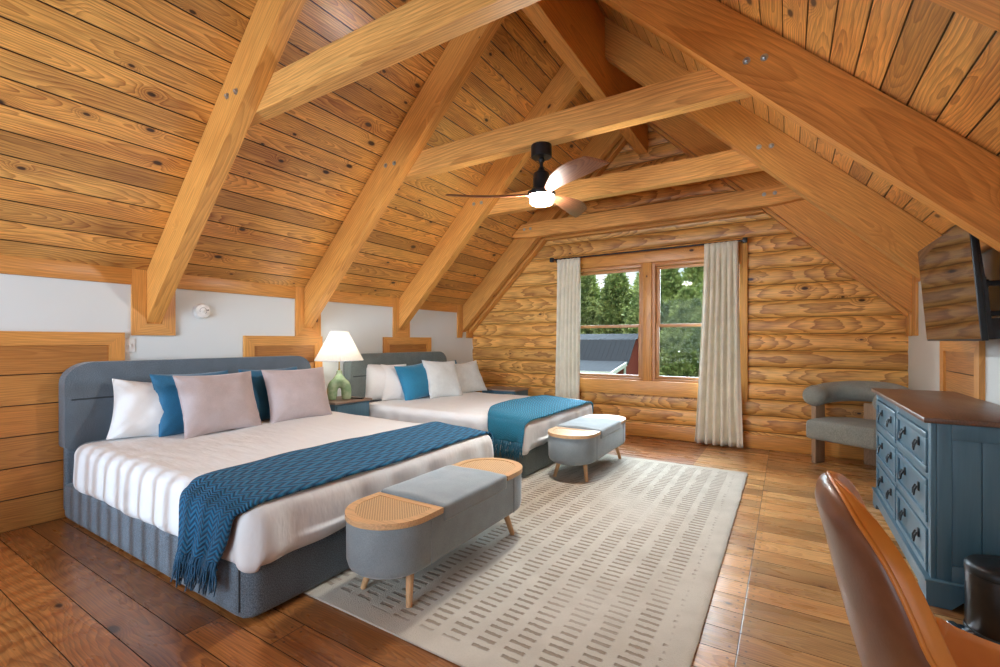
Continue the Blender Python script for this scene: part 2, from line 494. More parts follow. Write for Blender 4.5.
# packing pieces that close the gap between whole courses and the opening
# sill board, header, casings (one trim each)
yf = YG - .045
def tr(name, x0, x1, y0, y1, z0, z1, bev=.004, mat='trim', rot=None):
    bm = nbox(x0, x1, y0, y1, z0, z1, bev)
    cx, cy, cz = (x0 + x1) / 2, (y0 + y1) / 2, (z0 + z1) / 2
    if (z1 - z0) > max(x1 - x0, y1 - y0): M = T(cx, cy, cz) @ RY(-90)
    elif (y1 - y0) > (x1 - x0): M = T(cx, cy, cz) @ RZ(90)
    else: M = T(cx, cy, cz)
    return struct(name, bm, MT[mat], M, smooth=40)
tr('trim_1', -2.70, -.47, yf - .02, YG + .03, .545, .73)
tr('trim_2', -2.70, -.47, yf - .02, YG + .03, 2.27, 2.43)
tr('trim_3', -.475, -.39, yf - .03, YG + .03, .545, 2.45)
tr('trim_4', -2.70, -2.615, yf - .025, YG + .03, .73, 2.27)
# baseboard
tr('baseboard_far', XL + .03, XR - .02, YG - .055, YG, 0, .16, .012)

# ---- window_1: two double-hung units side by side
def window(name, xs, z0, z1, y, loc_face=-1):
    x0, x1 = xs
    f = struct(name, nbox(x0, x0 + .035, y - .02, y + .12, z0, z1), MT['sash'], T(x0, y, z0) @ RY(-90))
    parts = []
    def ch(nm, *a, mat='sash', bev=.003, M=None):
        b = nbox(*a, bev=bev)
        c = V((a[0] + a[1]) / 2, (a[2] + a[3]) / 2, (a[4] + a[5]) / 2)
        Mw = T(*c) @ (RY(-90) if (a[5] - a[4]) > (a[1] - a[0]) else Matrix())
        b.transform(Mw.inverted())
        o = obj(nm, b, MT[mat], f, f.matrix_world.inverted() @ Mw, 40)
        return o
    bpy.context.view_layer.update()
    ch('window_frame', x1 - .035, x1, y - .02, y + .12, z0, z1)
    ch('window_frame', x0 + .035, x1 - .035, y - .02, y + .12, z1 - .045, z1)
    ch('window_frame', x0 + .035, x1 - .035, y - .02, y + .12, z0, z0 + .03)
    zm = z0 + .735
    # upper sash (behind) and lower sash (in front)
    for (a, b, yy) in ((zm - .03, z1 - .045, y + .06), (z0 + .03, zm + .005, y + .02)):
        X0, X1 = x0 + .035, x1 - .035
        t = .045
        ch('window_sash', X0, X0 + t, yy, yy + .035, a, b)
        ch('window_sash', X1 - t, X1, yy, yy + .035, a, b)
        ch('window_sash', X0 + t, X1 - t, yy, yy + .035, b - .04, b)
        ch('window_sash', X0 + t, X1 - t, yy, yy + .035, a, a + .035)
        ch('window_pane', X0 + t - .004, X1 - t + .004, yy + .014, yy + .02, a + .03, b - .035, mat='glass', bev=0)
    return f
ng = NT('window_glass')
gl = ng.n('ShaderNodeBsdfGlossy'); gl.inputs['Roughness'].default_value = .0
tp = ng.n('ShaderNodeBsdfTransparent'); tp.inputs[0].default_value = (.96, .98, .97, 1)
mx = ng.n('ShaderNodeMixShader'); fr = ng.n('ShaderNodeFresnel'); fr.inputs[0].default_value = 1.12
ng.t.links.new(fr.outputs[0], mx.inputs[0]); ng.t.links.new(tp.outputs[0], mx.inputs[1]); ng.t.links.new(gl.outputs[0], mx.inputs[2])
ng.t.links.new(mx.outputs[0], ng.out.inputs[0])
MT['glass'] = ng.m
window('window_1', (-2.615, -1.60), .73, 2.27, YG)
window('window_2', (-1.49, -.475), .73, 2.27, YG)
tr('trim_5', -1.60, -1.49, YG - .06, YG + .12, .73, 2.27)

# ---- rear gable with a large window (behind the camera)
bm = bmesh.new()
prism(bm, [(XL, -.05), (XR, -.05), (XR, zk_r), (XC + .03, ZA), (XL, zk_l)], 'y', YB - .12, YB)
# rear window openings cut by building the wall as pieces instead
bm.free()
bm = bmesh.new()
RW = (-3.4, .6, .55, 2.55)
prism(bm, [(XL, -.05), (RW[0], -.05), (RW[0], zl(RW[0])), (XL, zk_l)], 'y', YB - .12, YB)
prism(bm, [(RW[1], -.05), (XR, -.05), (XR, zk_r), (RW[1], min(zr(RW[1]), 2.34 + 0))], 'y', YB - .12, YB)
prism(bm, [(RW[0], -.05), (RW[1], -.05), (RW[1], RW[2]), (RW[0], RW[2])], 'y', YB - .12, YB)
prism(bm, [(RW[0], RW[3]), (zr(0) - RW[3] , RW[3]), (XC, ZA), (RW[0], zl(RW[0]))], 'y', YB - .12, YB)
struct('wall_back', bm, MT['log'], world=False)

# ---- trims along the kneewalls
def seg_trim(name, side, y0, y1):
    x = XL if side < 0 else XR
    zt = (zk_l if side < 0 else zk_r) + .005
    a, b = (x - .005, x + .022) if side < 0 else (x - .022, x + .005)
    tr(name, a, b, y0, y1, zt - .105, zt + .02, .003)
BOXW = .30
k = 6
prev = YB
for y in YR[:3]:
    a, b = y + TH / 2 - BOXW / 2, y + TH / 2 + BOXW / 2
    for sd in (-1, 1):
        seg_trim('trim_%d' % k, sd, prev, a); k += 1
    prev = b
for sd in (-1, 1):
    seg_trim('trim_%d' % k, sd, prev, 5.70); k += 1

# mitred boxes round the rafter feet: U of three boards on the kneewall
def rafter_box(name, side, y0, y1, zbot, ztop, w=.095, t=.024):
    x = XL if side < 0 else XR
    xa, xb = (x, x + t) if side < 0 else (x - t, x)
    root = None
    polys = [[(y0, zbot), (y0, ztop), (y0 + w, ztop), (y0 + w, zbot + w)],
             [(y1, zbot), (y1 - w, zbot + w), (y1 - w, ztop), (y1, ztop)],
             [(y0, zbot), (y0 + w, zbot + w), (y1 - w, zbot + w), (y1, zbot)]]
    for i, p in enumerate(polys):
        bm = bmesh.new(); prism(bm, p, 'x', xa, xb); bevel_all(bm, .002, 1)
        M = T(x, (y0 + y1) / 2, zbot) @ (RY(-90) if i < 2 else RZ(90))
        if root is None:
            root = struct(name, bm, MT['trim'], M); bpy.context.view_layer.update()
        else:
            bm.transform(M.inverted()); obj('trim_board', bm, MT['trim'], root, root.matrix_world.inverted() @ M)
for i, y in enumerate(YR[:3]):
    rafter_box('trim_%d' % k, -1, y + TH / 2 - BOXW / 2, y + TH / 2 + BOXW / 2, 1.295, zk_l + .03); k += 1
    rafter_box('trim_%d' % k, 1, y + TH / 2 - BOXW / 2, y + TH / 2 + BOXW / 2, 1.30, zk_r + .03); k += 1
for sd in (-1, 1):
    x = XL if sd < 0 else XR
    zt = (zk_l if sd < 0 else zk_r) + .03
    xa, xb = (x, x + .024) if sd < 0 else (x - .024, x)
    tr('trim_%d' % k, xa, xb, 5.70, 5.825, 1.30, zt); k += 1
    tr('trim_%d' % k, xa, xb, 5.94, 6.11, 1.30, zt); k += 1

# kneewall wood panels (framed boards let into the white wall)
def wall_panel(side, y0, y1, z1, label):
    x = XL if side < 0 else XR
    s = 1 if side < 0 else -1
    t = thing('wall_panel', label, 'wood panel', (x, (y0 + y1) / 2, 0))
    w = .095
    inv = t.matrix_world.inverted()
    def part(nm, poly, d, mat, rot):
        bm = bmesh.new(); prism(bm, poly, 'x', x, x + s * d); bevel_all(bm, .002, 1)
        M = T(x, (y0 + y1) / 2, 0) @ rot
        bm.transform(M.inverted()); obj(nm, bm, MT[mat], t, inv @ M)
    part('frame_board', [(y0, 0), (y0, z1), (y0 + w, z1 - w), (y0 + w, 0)], .028, 'trim', RY(-90))
    part('frame_board', [(y1, 0), (y1 - w, 0), (y1 - w, z1 - w), (y1, z1)], .028, 'trim', RY(-90))
    part('frame_board', [(y0, z1), (y1, z1), (y1 - w, z1 - w), (y0 + w, z1 - w)], .028, 'trim', RZ(90))
    # horizontal boards
    bm = bmesh.new()
    grooved(bm, y0 + w, y1 - w, 0.0, z1 - w, .205, gw=.004, gd=.005, th=.012)
    M = Matrix(((0, 0, -s, x + s * .014), (1, 0, 0, 0), (0, 1, 0, 0), (0, 0, 0, 1)))
    bm.transform(M)
    # frame for the grain: x along y, z up
    M2 = T(x, (y0 + y1) / 2, 0) @ RZ(90)
    bm.transform(M2.inverted())
    obj('board_panel', bm, MT['panel'], t, inv @ M2)
    return t
wall_panel(-1, .35, 1.475, 1.315, 'framed horizontal pine board panel at the left edge beside the near headboard')
wall_panel(-1, 2.395, 3.25, 1.30, 'framed pine board panel on the low wall behind the green table lamp')
wall_panel(-1, 4.16, 5.07, 1.30, 'framed pine board panel above the far headboard')
wall_panel(1, 4.0, 4.87, 1.27, 'framed pine board panel on the right low wall under the television')

# ---- rafters
def timber(name, poly, y0, y1, ang, mat, label, cat='beam', group=None, parent=None, bev=.005):
    bm = bmesh.new(); prism(bm, poly, 'y', y0, y1); bevel_all(bm, bev, 1)
    cx = sum(p[0] for p in poly) / len(poly); cz = sum(p[1] for p in poly) / len(poly)
    M = T(cx, (y0 + y1) / 2, cz) @ RY(-ang)
    bm.transform(M.inverted())
    o = obj(name, bm, MT[mat], None, M)
    tag(o, label, cat, group)
    bpy.context.view_layer.update()
    return o
def bolt(parent, x, y, z):
    bm = bmesh.new()
    lathe_closed(bm, [(.021, 0), (.021, .004), (.011, .0041), (.011, .016), (.006, .018)], 12)
    M = T(x, y, z) @ RX(90)
    obj('bolt', bm, MT['steel'], parent, parent.matrix_world.inverted() @ M, 30)
RB = .065
ordn = ['nearest camera', 'second from the camera', 'third from the camera', 'by the log wall']
seatL = ['its foot above the near headboard', 'its foot just behind the lamp', 'its foot above the far headboard', 'its foot in the far left corner']
for i, y in enumerate(YR):
    xe = XC - RB
    L = timber('roof_rafter', [(XL + .002, zl(XL) - RAF), (XL + .002, zl(XL) - .004), (xe, zl(xe) - .004), (xe, zl(xe) - RAF)], y, y + TH, 45, 'beam',
               'left sloping pine rafter, ' + ordn[i] + ', ' + seatL[i])
    xe2 = XC + RB
    lab = ['sloping pine rafter at the top right corner of the photo', 'large sloping pine rafter on the right passing in front of the television',
           'sloping pine rafter on the right whose foot meets the television top', 'sloping pine rafter on the right right against the log wall'][i]
    Rr = timber('roof_rafter', [(XR - .002, zr(XR) - RAF), (XR - .002, zr(XR) - .004), (xe2, zr(xe2) - .004), (xe2, zr(xe2) - RAF)], y, y + TH, -45, 'beam', lab)
    zb = [2.76, 2.76, 2.74, 2.715][i]; h = .20
    if i < 3:
        xa, xb = zb - 5.74 - .30, 2.54 - zb + .30
        poly = [(xa, zb + .02), (xa + .02, zb), (xb - .02, zb), (xb, zb + .02), (xb - h + .02, zb + h), (xa + h - .02, zb + h)]
        yy0, yy1 = y + TH + .001, y + TH + .10
        for bx_, bz_ in ((-3.128, 2.862), (-3.02, 2.862)): bolt(L, bx_, y, bz_)
        for bx_, bz_ in ((-.20, 2.88), (-.11, 2.87)): bolt(Rr, bx_, y, bz_)
    else:
        xa, xb = zb - 6.12, 2.92 - zb
        poly = [(xa + .36, zb), (xa + h * .35, zb + .06), (xa + h, zb + h), (xb - h, zb + h), (xb - h * .35, zb + .06), (xb - .36, zb)]
        poly = [(xa + .32, zb), (xa + .02, zb + .03), (xa + h, zb + h), (xb - h, zb + h), (xb - .02, zb + .03), (xb - .32, zb)]
        yy0, yy1 = y - .10, y - .002
    tl = ['horizontal collar tie beam highest in the photo, crossing the top left', 'cracked horizontal collar tie beam carrying the ceiling fan',
          'horizontal collar tie beam just behind the ceiling fan', 'horizontal collar tie beam in front of the log wall with bolted ends'][i]
    tb = timber('collar_tie', poly, yy0, yy1, 0, 'tie', tl, 'beam')
    if i == 3:
        for bx_ in (-3.17, -3.07, -.21, -.11): bolt(tb, bx_, yy0, zb + .12)
# half rafters and tie against the log wall
for sgn in (-1, 1):
    xe = XC + sgn * RB
    f = zl if sgn < 0 else zr
    xw = XL + .002 if sgn < 0 else XR - .002
    timber('roof_rafter', [(xw, f(xw) - RAF - .03), (xw, f(xw) - .004), (xe, f(xe) - .004), (xe, f(xe) - RAF - .03)], 6.0, 6.112, 45 * (-sgn), 'beam',
           'thin sloping pine timber against the log wall, ' + ('left' if sgn < 0 else 'right'))
timber('collar_tie', [(-2.98, 2.715), (-2.80, 2.90), (-.4, 2.90), (-.22, 2.715)], 5.995, 6.10, 0, 'beam', 'horizontal timber fixed flat across the log wall above the window', 'beam')
# ridge beam
bm = nbox(XC - RB, XC + RB, YB + .02, 6.10, 3.70, ZA - .07, .006)
M = T(XC, 2, 4.0) @ RZ(90); bm.transform(M.inverted())
tag(obj('ridge_beam', bm, MT['beam'], None, M), 'deep ridge beam running lengthwise under the roof peak', 'beam')

# ------------------------------------------------------------------ curtains and rod
def curtain(name, label, xt0, xt1, xb0, xb1, ztop, zbot, y, nf, seed):
    rnd = random.Random(seed)
    ph = [rnd.uniform(-.5, .5) for _ in range(40)]
    bm = bmesh.new(); NX, NZ = nf * 10, 40
    g = []
    for j in range(NZ + 1):
        t = j / NZ
        z = ztop + (zbot - ztop) * t
        row = []
        for i in range(NX + 1):
            u = i / NX
            fl_ = t ** 1.3
            a, b = xt0 + (xb0 - xt0) * fl_, xt1 + (xb1 - xt1) * fl_
            p = u * nf
            amp = .022 + .020 * min(1, t * 5) + .008 * noise.noise(V(p * .7, t * 1.5, seed))
            w = math.sin(2 * PI * (p + .10 * noise.noise(V(p * .6, t * 2, seed + 3)) + ph[int(p) % 40] * .10)) + .28 * math.sin(4 * PI * p + 1 + t * 2)
            if t < .035:
                w = w * .6 + .5 * math.sin(6 * PI * p)
            yy = y - .02 + amp * w + .012 * noise.noise(V(u * 3, t * 3, seed)) - .015 * t
            xx = a + (b - a) * u + .012 * math.cos(2 * PI * p) + .008 * noise.noise(V(u * 5, t * 2.5, seed + 9))
            row.append(bm.verts.new((xx, yy, z + (.004 * math.sin(6 * PI * p) if j == 0 else 0))))
        g.append(row)
    for j in range(NZ):
        for i in range(NX): bm.faces.new((g[j][i], g[j][i + 1], g[j + 1][i + 1], g[j + 1][i]))
    t = thing(name, label, 'curtain', ((xb0 + xb1) / 2, y, zbot))
    M = T((xb0 + xb1) / 2, y, zbot)
    bm.transform(M.inverted())
    o = obj('drape', bm, MT['curtain'], t, Matrix(), 180)
    md = o.modifiers.new('th', 'SOLIDIFY'); md.thickness = .003
    # gathered header band
    return t
curtain('curtain', 'beige linen curtain hanging left of the window above the far bed', -2.78, -2.43, -2.80, -2.44, 2.40, .05, 5.99, 6, 2)
curtain('curtain', 'beige linen curtain hanging right of the window down to the floor', -.85, -.49, -.955, -.44, 2.41, .03, 5.985, 6, 5)
t = thing('curtain_rod', 'thin black curtain rod above the window', 'curtain rod', (-1.65, 5.985, 2.41))
bm = bmesh.new(); tube(bm, [(-1.19, 0, 0), (1.22, 0, 0)], .011, 10); obj('rod', bm, MT['blackmetal'], t, None, 40)
for s in (-1.21, 1.24):
    bm = bmesh.new(); box(bm, s - .025, s + .025, -.025, .025, -.03, .03, .006); obj('finial', bm, MT['blackmetal'], t, None, 40)
for s in (-1.17, 1.2):
    bm = bmesh.new(); tube(bm, [(s, 0, 0), (s, .10, 0)], .007, 8); box(bm, s - .012, s + .012, .09, .105, -.03, .03, .003); obj('bracket', bm, MT['blackmetal'], t, None, 40)

# ------------------------------------------------------------------ smoke detector and outlet
t = thing('smoke_detector', 'round white smoke detector on the left low wall', 'smoke detector', (XL, 2.03, 1.512))
bm = bmesh.new(); lathe_closed(bm, [(.068, 0), (.068, .010), (.062, .012), (.062, .030), (.058, .038), (.045, .042), (.002, .042)], 40)
bm.transform(RY(90)); obj('body', bm, MT['whiteplastic'], t, None, 30)
bm = bmesh.new(); lathe_closed(bm, [(.016, 0), (.016, .004), (.012, .006)], 20); bm.transform(T(.041, .0, .0) @ RY(90)); obj('test_button', bm, MT['whiteplastic'], t, None, 30)
bm = bmesh.new(); lathe_closed(bm, [(.007, 0), (.007, .003)], 12); bm.transform(T(.041, .038, .008) @ RY(90)); tag(obj('sensor_light', bm, MT['greyplastic'], t, None, 30), 'small grey light')
bm = bmesh.new(); tube(bm, [(.042, .028 * math.cos(a * .35 - 1.0), .028 * math.sin(a * .35 - 1.0)) for a in range(14)], .0018, 6); obj('vent_ring', bm, MT['greyplastic'], t)
t = thing('wall_plate', 'small light switch plate beside the left wood panel', 'light switch', (XL, 1.515, 1.16))
obj('plate', nbox(0, .006, -.035, .035, 0, .11, .002), MT['whiteplastic'], t)
obj('toggle', nbox(.006, .014, -.008, .008, .042, .068, .002), MT['whiteplastic'], t)

# ------------------------------------------------------------------ beds
def headboard(parent, y0, y1, mat):
    # rounded top slab with a horizontal seam, parent space
    z0, z1 = .50, 1.095
    xf, xb = -4.215, -4.33
    def outline(y0, y1, z0, z1, r, rb=.03):
        p = []
        for a in range(0, 91, 10): p.append((y1 - r + r * math.sin(R(a)), z1 - r * .85 + r * .85 * math.cos(R(a))))
        for a in range(0, 91, 30): p.append((y1 - rb + rb * math.cos(R(a)), z0 + rb - rb * math.sin(R(a))))
        for a in range(0, 91, 30): p.append((y0 + rb - rb * math.sin(R(a)), z0 + rb - rb * math.cos(R(a))))
        for a in range(0, 91, 10): p.append((y0 + r - r * math.cos(R(a)), z1 - r * .85 + r * .85 * math.sin(R(a))))
        return p
    bm = bmesh.new(); prism(bm, outline(y0, y1, .50, 1.095, .17), 'x', xb, xf)
    bevel_all(bm, .028, 4, 60)
    obj('headboard', bm, mat, parent, None, 50)
    # seam piping
    bm = bmesh.new(); tube(bm, [(xf + .001, y0 + .10, .845), (xf + .001, (y0 + y1) / 2, .843), (xf + .001, y1 - .10, .845)], .006, 6, squash=(1, .5))
    obj('seam', bm, MT['seamdark'], parent)
MT['seamdark'] = fabric('seam_thread', (.045, .06, .07), (.03, .04, .05), 300)

def bed(label, y0, y1, hy0, hy1, mat):
    t = thing('bed', label, 'bed', (-3.1, (y0 + y1) / 2, 0))
    inv = t.matrix_world.inverted()
    def tr_(bm): bm.transform(inv); return bm
    x0, x1 = -4.30, -2.0
    # base: two side rails + foot + solid core with vertical seam at the corners
    def dsp(p): return p
    bm = rbox(x1 - x0, y1 - y0, .24, .02, 30, None, 8)
    # round the plan corners at the foot
    for v in bm.verts:
        X, Y = v.co.x, v.co.y
        hx, hy = (x1 - x0) / 2, (y1 - y0) / 2
        r = .07
        if X > hx - r and abs(Y) > hy - r:
            d = V(X - (hx - r), abs(Y) - (hy - r), 0)
            if d.length > 1e-6:
                m = max(d.x, d.y); d = d * (m / d.length)
                v.co.x = hx - r + d.x; v.co.y = math.copysign(hy - r + d.y, Y)
    bm.transform(T((x0 + x1) / 2, (y0 + y1) / 2, .016 + .12)); tr_(bm)
    obj('bed_base', bm, mat, t, None, 180)
    for yy in (y0 + .045, y1 - .045):
        bm = bmesh.new()
        tube(bm, [(x1 - .055, yy + (-.046 if yy < (y0 + y1) / 2 else .046), .05), (x1 - .055, yy + (-.046 if yy < (y0 + y1) / 2 else .046), .24)], .003, 6); tr_(bm)
        obj('seam', bm, MT['seamdark'], t)
    # lower headboard body down to the base
    bm = nbox(-4.32, -4.26, y0 - .0, y1, .06, .56, .02, 3); tr_(bm)
    obj('headboard_support', bm, mat, t, None, 50)
    a = bmesh.new()
    headboard_parent = t
    # headboard built in world space, shifted by location
    z0 = 0
    bmh = bmesh.new()
    def outline(y0, y1, z0, z1, r, rb=.03):
        p = []
        for q in range(0, 91, 10): p.append((y1 - r + r * math.sin(R(q)), z1 - r * .85 + r * .85 * math.cos(R(q))))
        for q in range(0, 91, 30): p.append((y1 - rb + rb * math.cos(R(q)), z0 + rb - rb * math.sin(R(q))))
        for q in range(0, 91, 30): p.append((y0 + rb - rb * math.sin(R(q)), z0 + rb - rb * math.cos(R(q))))
        for q in range(0, 91, 10): p.append((y0 + r - r * math.cos(R(q)), z1 - r * .85 + r * .85 * math.sin(R(q))))
        return p
    prism(bmh, outline(hy0, hy1, .50, 1.10, .17), 'x', -4.32, -4.20)
    bevel_all(bmh, .04, 5, 60); tr_(bmh)
    obj('headboard', bmh, mat, t, None, 50)
    bm = bmesh.new(); tube(bm, [(-4.1985, hy0 + .035, .842), (-4.1985, (hy0 + hy1) / 2, .842), (-4.1985, hy1 - .035, .842)], .006, 6, squash=(1, .4)); tr_(bm)
    obj('seam', bm, MT['seamdark'], t)
    # mattress hidden under the bedding, its head end shows
    bm = rbox(2.0, y1 - y0 - .06, .28, .05, 20, None, 6); bm.transform(T(-3.17 - .05, (y0 + y1) / 2, .40)); tr_(bm)
    tag(obj('mattress', bm, MT['mattress'], t, None, 180), 'dark blue mattress side')
    for xx in (x0 + .08, x1 - .15):
        for yy in (y0 + .1, y1 - .1):
            bm = bmesh.new(); lathe_closed(bm, [(.022, 0), (.022, .04)], 14, (xx, yy, 0 if xx < -3 else .013)); tr_(bm)
            obj('foot', bm, MT['blackmetal'], t, None, 30)
    return t
MT['mattress'] = fabric('mattress_ticking', (.06, .085, .13), None, 300)
B1 = (1.115, 3.04); B2 = (3.585, 5.24)
bed('grey upholstered bed nearest the camera with wide rounded headboard', *B1, 1.095, 3.02, MT['bedfab'])
bed('grey upholstered bed at the far end of the room by the window', *B2, 3.53, 5.27, MT['bedfab2'])

ZT = .55
def duvet(name, label, y0, y1, seed, mat):
    x0, x1 = -4.12, -1.955
    cx, cy = (x0 + x1) / 2, (y0 + y1) / 2
    sx, sy, sz = x1 - x0, y1 - y0, ZT - .235
    def dsp(p):
        q = V(p.x, p.y, p.z)
        side = 0
        n1 = noise.noise(V(p.x * 2.2, p.y * 2.2, seed)) * .5
        low = max(0, min(1, (sz / 2 - p.z) / sz))
        if p.z > sz / 2 - .06:
            q.z += .010 * noise.noise(V(p.x * 1.8, p.y * 1.5, seed + 4)) + .005 * noise.noise(V(p.x * 6, p.y * 5, seed + 7))
        # side folds
        if abs(p.y) > sy / 2 - .09 and low > .05:
            f = math.sin(p.x * 26 + 3 * noise.noise(V(p.x * 2, 0, seed)))
            q.y += math.copysign(1, p.y) * (.008 * f + .014 * low) * min(1, low * 2.5)
            q.z += (.014 * noise.noise(V(p.x * 2.5, 1, seed)) + .01 * f * .4) * (low > .8)
        if p.x > sx / 2 - .09 and low > .05:
            f = math.sin(p.y * 21 + 4 * noise.noise(V(p.y * 2, 5, seed)))
            q.x += (.010 * f + .012 * low) * min(1, low * 2.5)
            q.z += (.02 * noise.noise(V(p.y * 2.2, 8, seed))) * (low > .8)
            c = abs(p.y) / (sy / 2)
            if low > .7: q.z += .055 * (1 - c ** 4) * .5 - .02 * (c > .93)
        if p.x > sx / 2 - .25:   # the foot end slopes down a little
            q.z -= .02 * ((p.x - sx / 2 + .25) / .25) ** 2 * (1 - low)
        return q
    bm = rbox(sx, sy, sz, .075, 96, dsp, 16)
    M = T(cx, cy, .235 + sz / 2)
    o = obj(name, bm, mat, None, M, 180)
    tag(o, label, 'duvet')
    return o
def sheetmat():
    n = NT('ivory_cotton'); c, x, y, z = n.objc()
    v = n.noise(c, 14, 4); w = n.noise(c, 400, 1)
    wr = n.noise(n.comb(n.M('MULTIPLY', x, 3), n.M('MULTIPLY', y, 9), n.M('MULTIPLY', z, 4)), 1.3, 3)
    return n.set(col=(.76, .77, .78), rough=.8, sheen=.15, norm=n.bump(w, .05, .002, n.bump(wr, .45, .03)))
MT['duvet'] = sheetmat()
duvet('duvet', 'white duvet on the near bed, hanging over its grey side rail', B1[0] - .012, B1[1] + .012, 3.1, MT['duvet'])
duvet('duvet', 'white duvet on the far bed by the window', B2[0] - .012, B2[1] + .012, 8.4, MT['duvet'])

# ---- pillows
def pillow(name, label, cat, w, h, th, M, mat, seed=0, p=2.6, corner=.07, flange=0, sag=0, group=None, wr=.011):
    """local: x = width, z = height, y = thickness; origin at the bottom edge middle"""
    bm = bmesh.new(); N = 26
    def pt(i, j, s):
        u, v = 2 * i / N - 1, 2 * j / N - 1
        u2 = math.sin(u * PI / 2); v2 = math.sin(v * PI / 2)
        prof = max(0, (1 - abs(u2) ** p)) ** .5 * max(0, (1 - abs(v2) ** p)) ** .5
        # outline pinched between the corners
        X = u2 * w / 2 * (1 - corner * (1 - v2 * v2) * (abs(u2) ** 2))
        Z = v2 * h / 2 * (1 - corner * (1 - u2 * u2) * (abs(v2) ** 2))
        wob = wr * noise.noise(V(X * 9 + seed, Z * 9, s * 3)) + wr * 1.2 * noise.noise(V(X * 4 + seed, Z * 3, 5 + s)) 
        # creases radiating from corners
        cr = wr * .7 * math.sin((abs(u2) - abs(v2)) * 18 + seed) * (abs(u2) * abs(v2)) ** .7
        Y = s * (th / 2 * prof) + (wob + cr) * prof ** .4
        Y += sag * ((v2 + 1) / 2) ** 2
        return (X, Y, Z + h / 2)
    F = {}; B = {}
    for i in range(N + 1):
        for j in range(N + 1):
            F[i, j] = bm.verts.new(pt(i, j, -1))
            B[i, j] = F[i, j] if i in (0, N) or j in (0, N) else bm.verts.new(pt(i, j, 1))
    for i in range(N):
        for j in range(N):
            bm.faces.new((F[i, j], F[i + 1, j], F[i + 1, j + 1], F[i, j + 1]))
            bm.faces.new((B[i, j], B[i, j + 1], B[i + 1, j + 1], B[i + 1, j]))
    edge = [F[i, 0].co.copy() for i in range(N + 1)] + [F[N, j].co.copy() for j in range(1, N + 1)] + [F[i, N].co.copy() for i in range(N - 1, -1, -1)] + [F[0, j].co.copy() for j in range(N - 1, 0, -1)]
    o = obj(name, bm, mat, None, M, 180)
    tag(o, label, cat, group)
    bm = bmesh.new(); tube(bm, edge, .0035, 6, closed=True)
    obj('piping', bm, mat, o, None, 180)
    return o
def lean(x, y, z, back=18, yaw=0, roll=0):
    """pillow width along world Y, front facing +X; base at x,y,z, leaning back by `back` degrees"""
    return T(x, y, z) @ RZ(90 + yaw) @ RX(-back) @ RY(roll)
ZP = ZT + .0
pillow('pillow', 'white bed pillow leaning on the near headboard, leftmost on that bed', 'pillow', .54, .44, .21, lean(-3.93, 1.52, ZP - .01, 22, -10, 7), MT['pillowwhite'], 1.0, 2.2, .09, wr=.024)
pillow('throw_pillow', 'dark blue velvet cushion tucked behind the left lavender cushion', 'cushion', .56, .48, .15, lean(-3.86, 1.80, ZP - .005, 18, 0, 0), MT['blue'], 2.0)
pillow('throw_pillow', 'lavender grey velvet cushion in front on the near bed, left of the pair', 'cushion', .60, .475, .16, lean(-3.68, 1.90, ZP - .005, 19, 4, 0), MT['lav'], 3.0)
pillow('throw_pillow', 'dark blue velvet cushion tucked behind the right lavender cushion', 'cushion', .56, .48, .15, lean(-3.88, 2.46, ZP - .005, 18, 0, 0), MT['blue'], 4.0)
pillow('throw_pillow', 'lavender grey velvet cushion in front on the near bed, beside the lamp', 'cushion', .60, .475, .16, lean(-3.70, 2.58, ZP - .005, 18, -3, 0), MT['lav'], 5.0)
pillow('pillow', 'white pillow on the far bed beside the nightstand, rearmost', 'pillow', .5, .44, .18, lean(-4.05, 3.93, ZP - .01, 10, -30, 2), MT['pillowwhite'], 6.0, 2.2, .07, wr=.014)
pillow('pillow', 'white pillow on the far bed partly hidden by the blue cushion', 'pillow', .55, .43, .18, lean(-3.90, 4.08, ZP - .01, 16, -22, 4), MT['pillowwhite'], 7.0, 2.2, .07, wr=.014)
MT['brightblue'] = fabric('bright_blue_velvet', (.01, .21, .38), (.006, .15, .29), 260, sheen=.6, bump=.15, rough=.7)
pillow('throw_pillow', 'bright blue velvet cushion on the far bed beside the white pillows', 'cushion', .56, .46, .18, lean(-3.74, 4.25, ZP - .005, 20, -10, -6), MT['brightblue'], 8.0, corner=.10)
pillow('throw_pillow', 'bright blue cushion almost hidden behind the two pale cushions', 'cushion', .46, .45, .14, lean(-3.84, 4.93, ZP - .005, 14, 0, 0), MT['brightblue'], 8.5)
pillow('throw_pillow', 'pale cream cushion leaning on the bright blue cushion on the far bed', 'cushion', .52, .50, .16, lean(-3.58, 4.50, ZP - .005, 24, -12, 3), MT['cream'], 9.0, corner=.09)
pillow('throw_pillow', 'pale grey cushion furthest right on the far bed', 'cushion', .56, .46, .15, lean(-3.62, 5.08, ZP - .005, 26, -16, -4), MT['cream'], 10.0, corner=.09)

# ---- knitted throws
def knit(name, c1, c2, rows=46, zig=7):
    n = NT(name); u, v = n.uv()
    f = n.M('ABSOLUTE', n.M('SUBTRACT', n.M('FRACT', n.M('MULTIPLY', u, zig)), .5))
    s = n.M('FRACT', n.M('ADD', n.M('MULTIPLY', v, rows), n.M('MULTIPLY', f, 2.2)))
    tri = n.M('SUBTRACT', 1.0, n.M('ABSOLUTE', n.M('SUBTRACT', n.M('MULTIPLY', s, 2), 1.0)))
    st = n.noise(n.comb(n.M('MULTIPLY', u, 70), n.M('MULTIPLY', v, 330), 0), 1.0, 2)
    h = n.M('ADD', tri, n.M('MULTIPLY', st, .4))
    col = n.mix(n.ss(h, .2, 1.1), c1, c2)
    return n.set(col=col, rough=.95, sheen=.05, norm=n.bump(h, .9, .012))
MT['knit1'] = knit('dark_blue_knit', (.004, .045, .11), (.010, .165, .33))
MT['knit2'] = knit('teal_blue_knit', (.004, .11, .20), (.012, .31, .52), rows=70, zig=12)

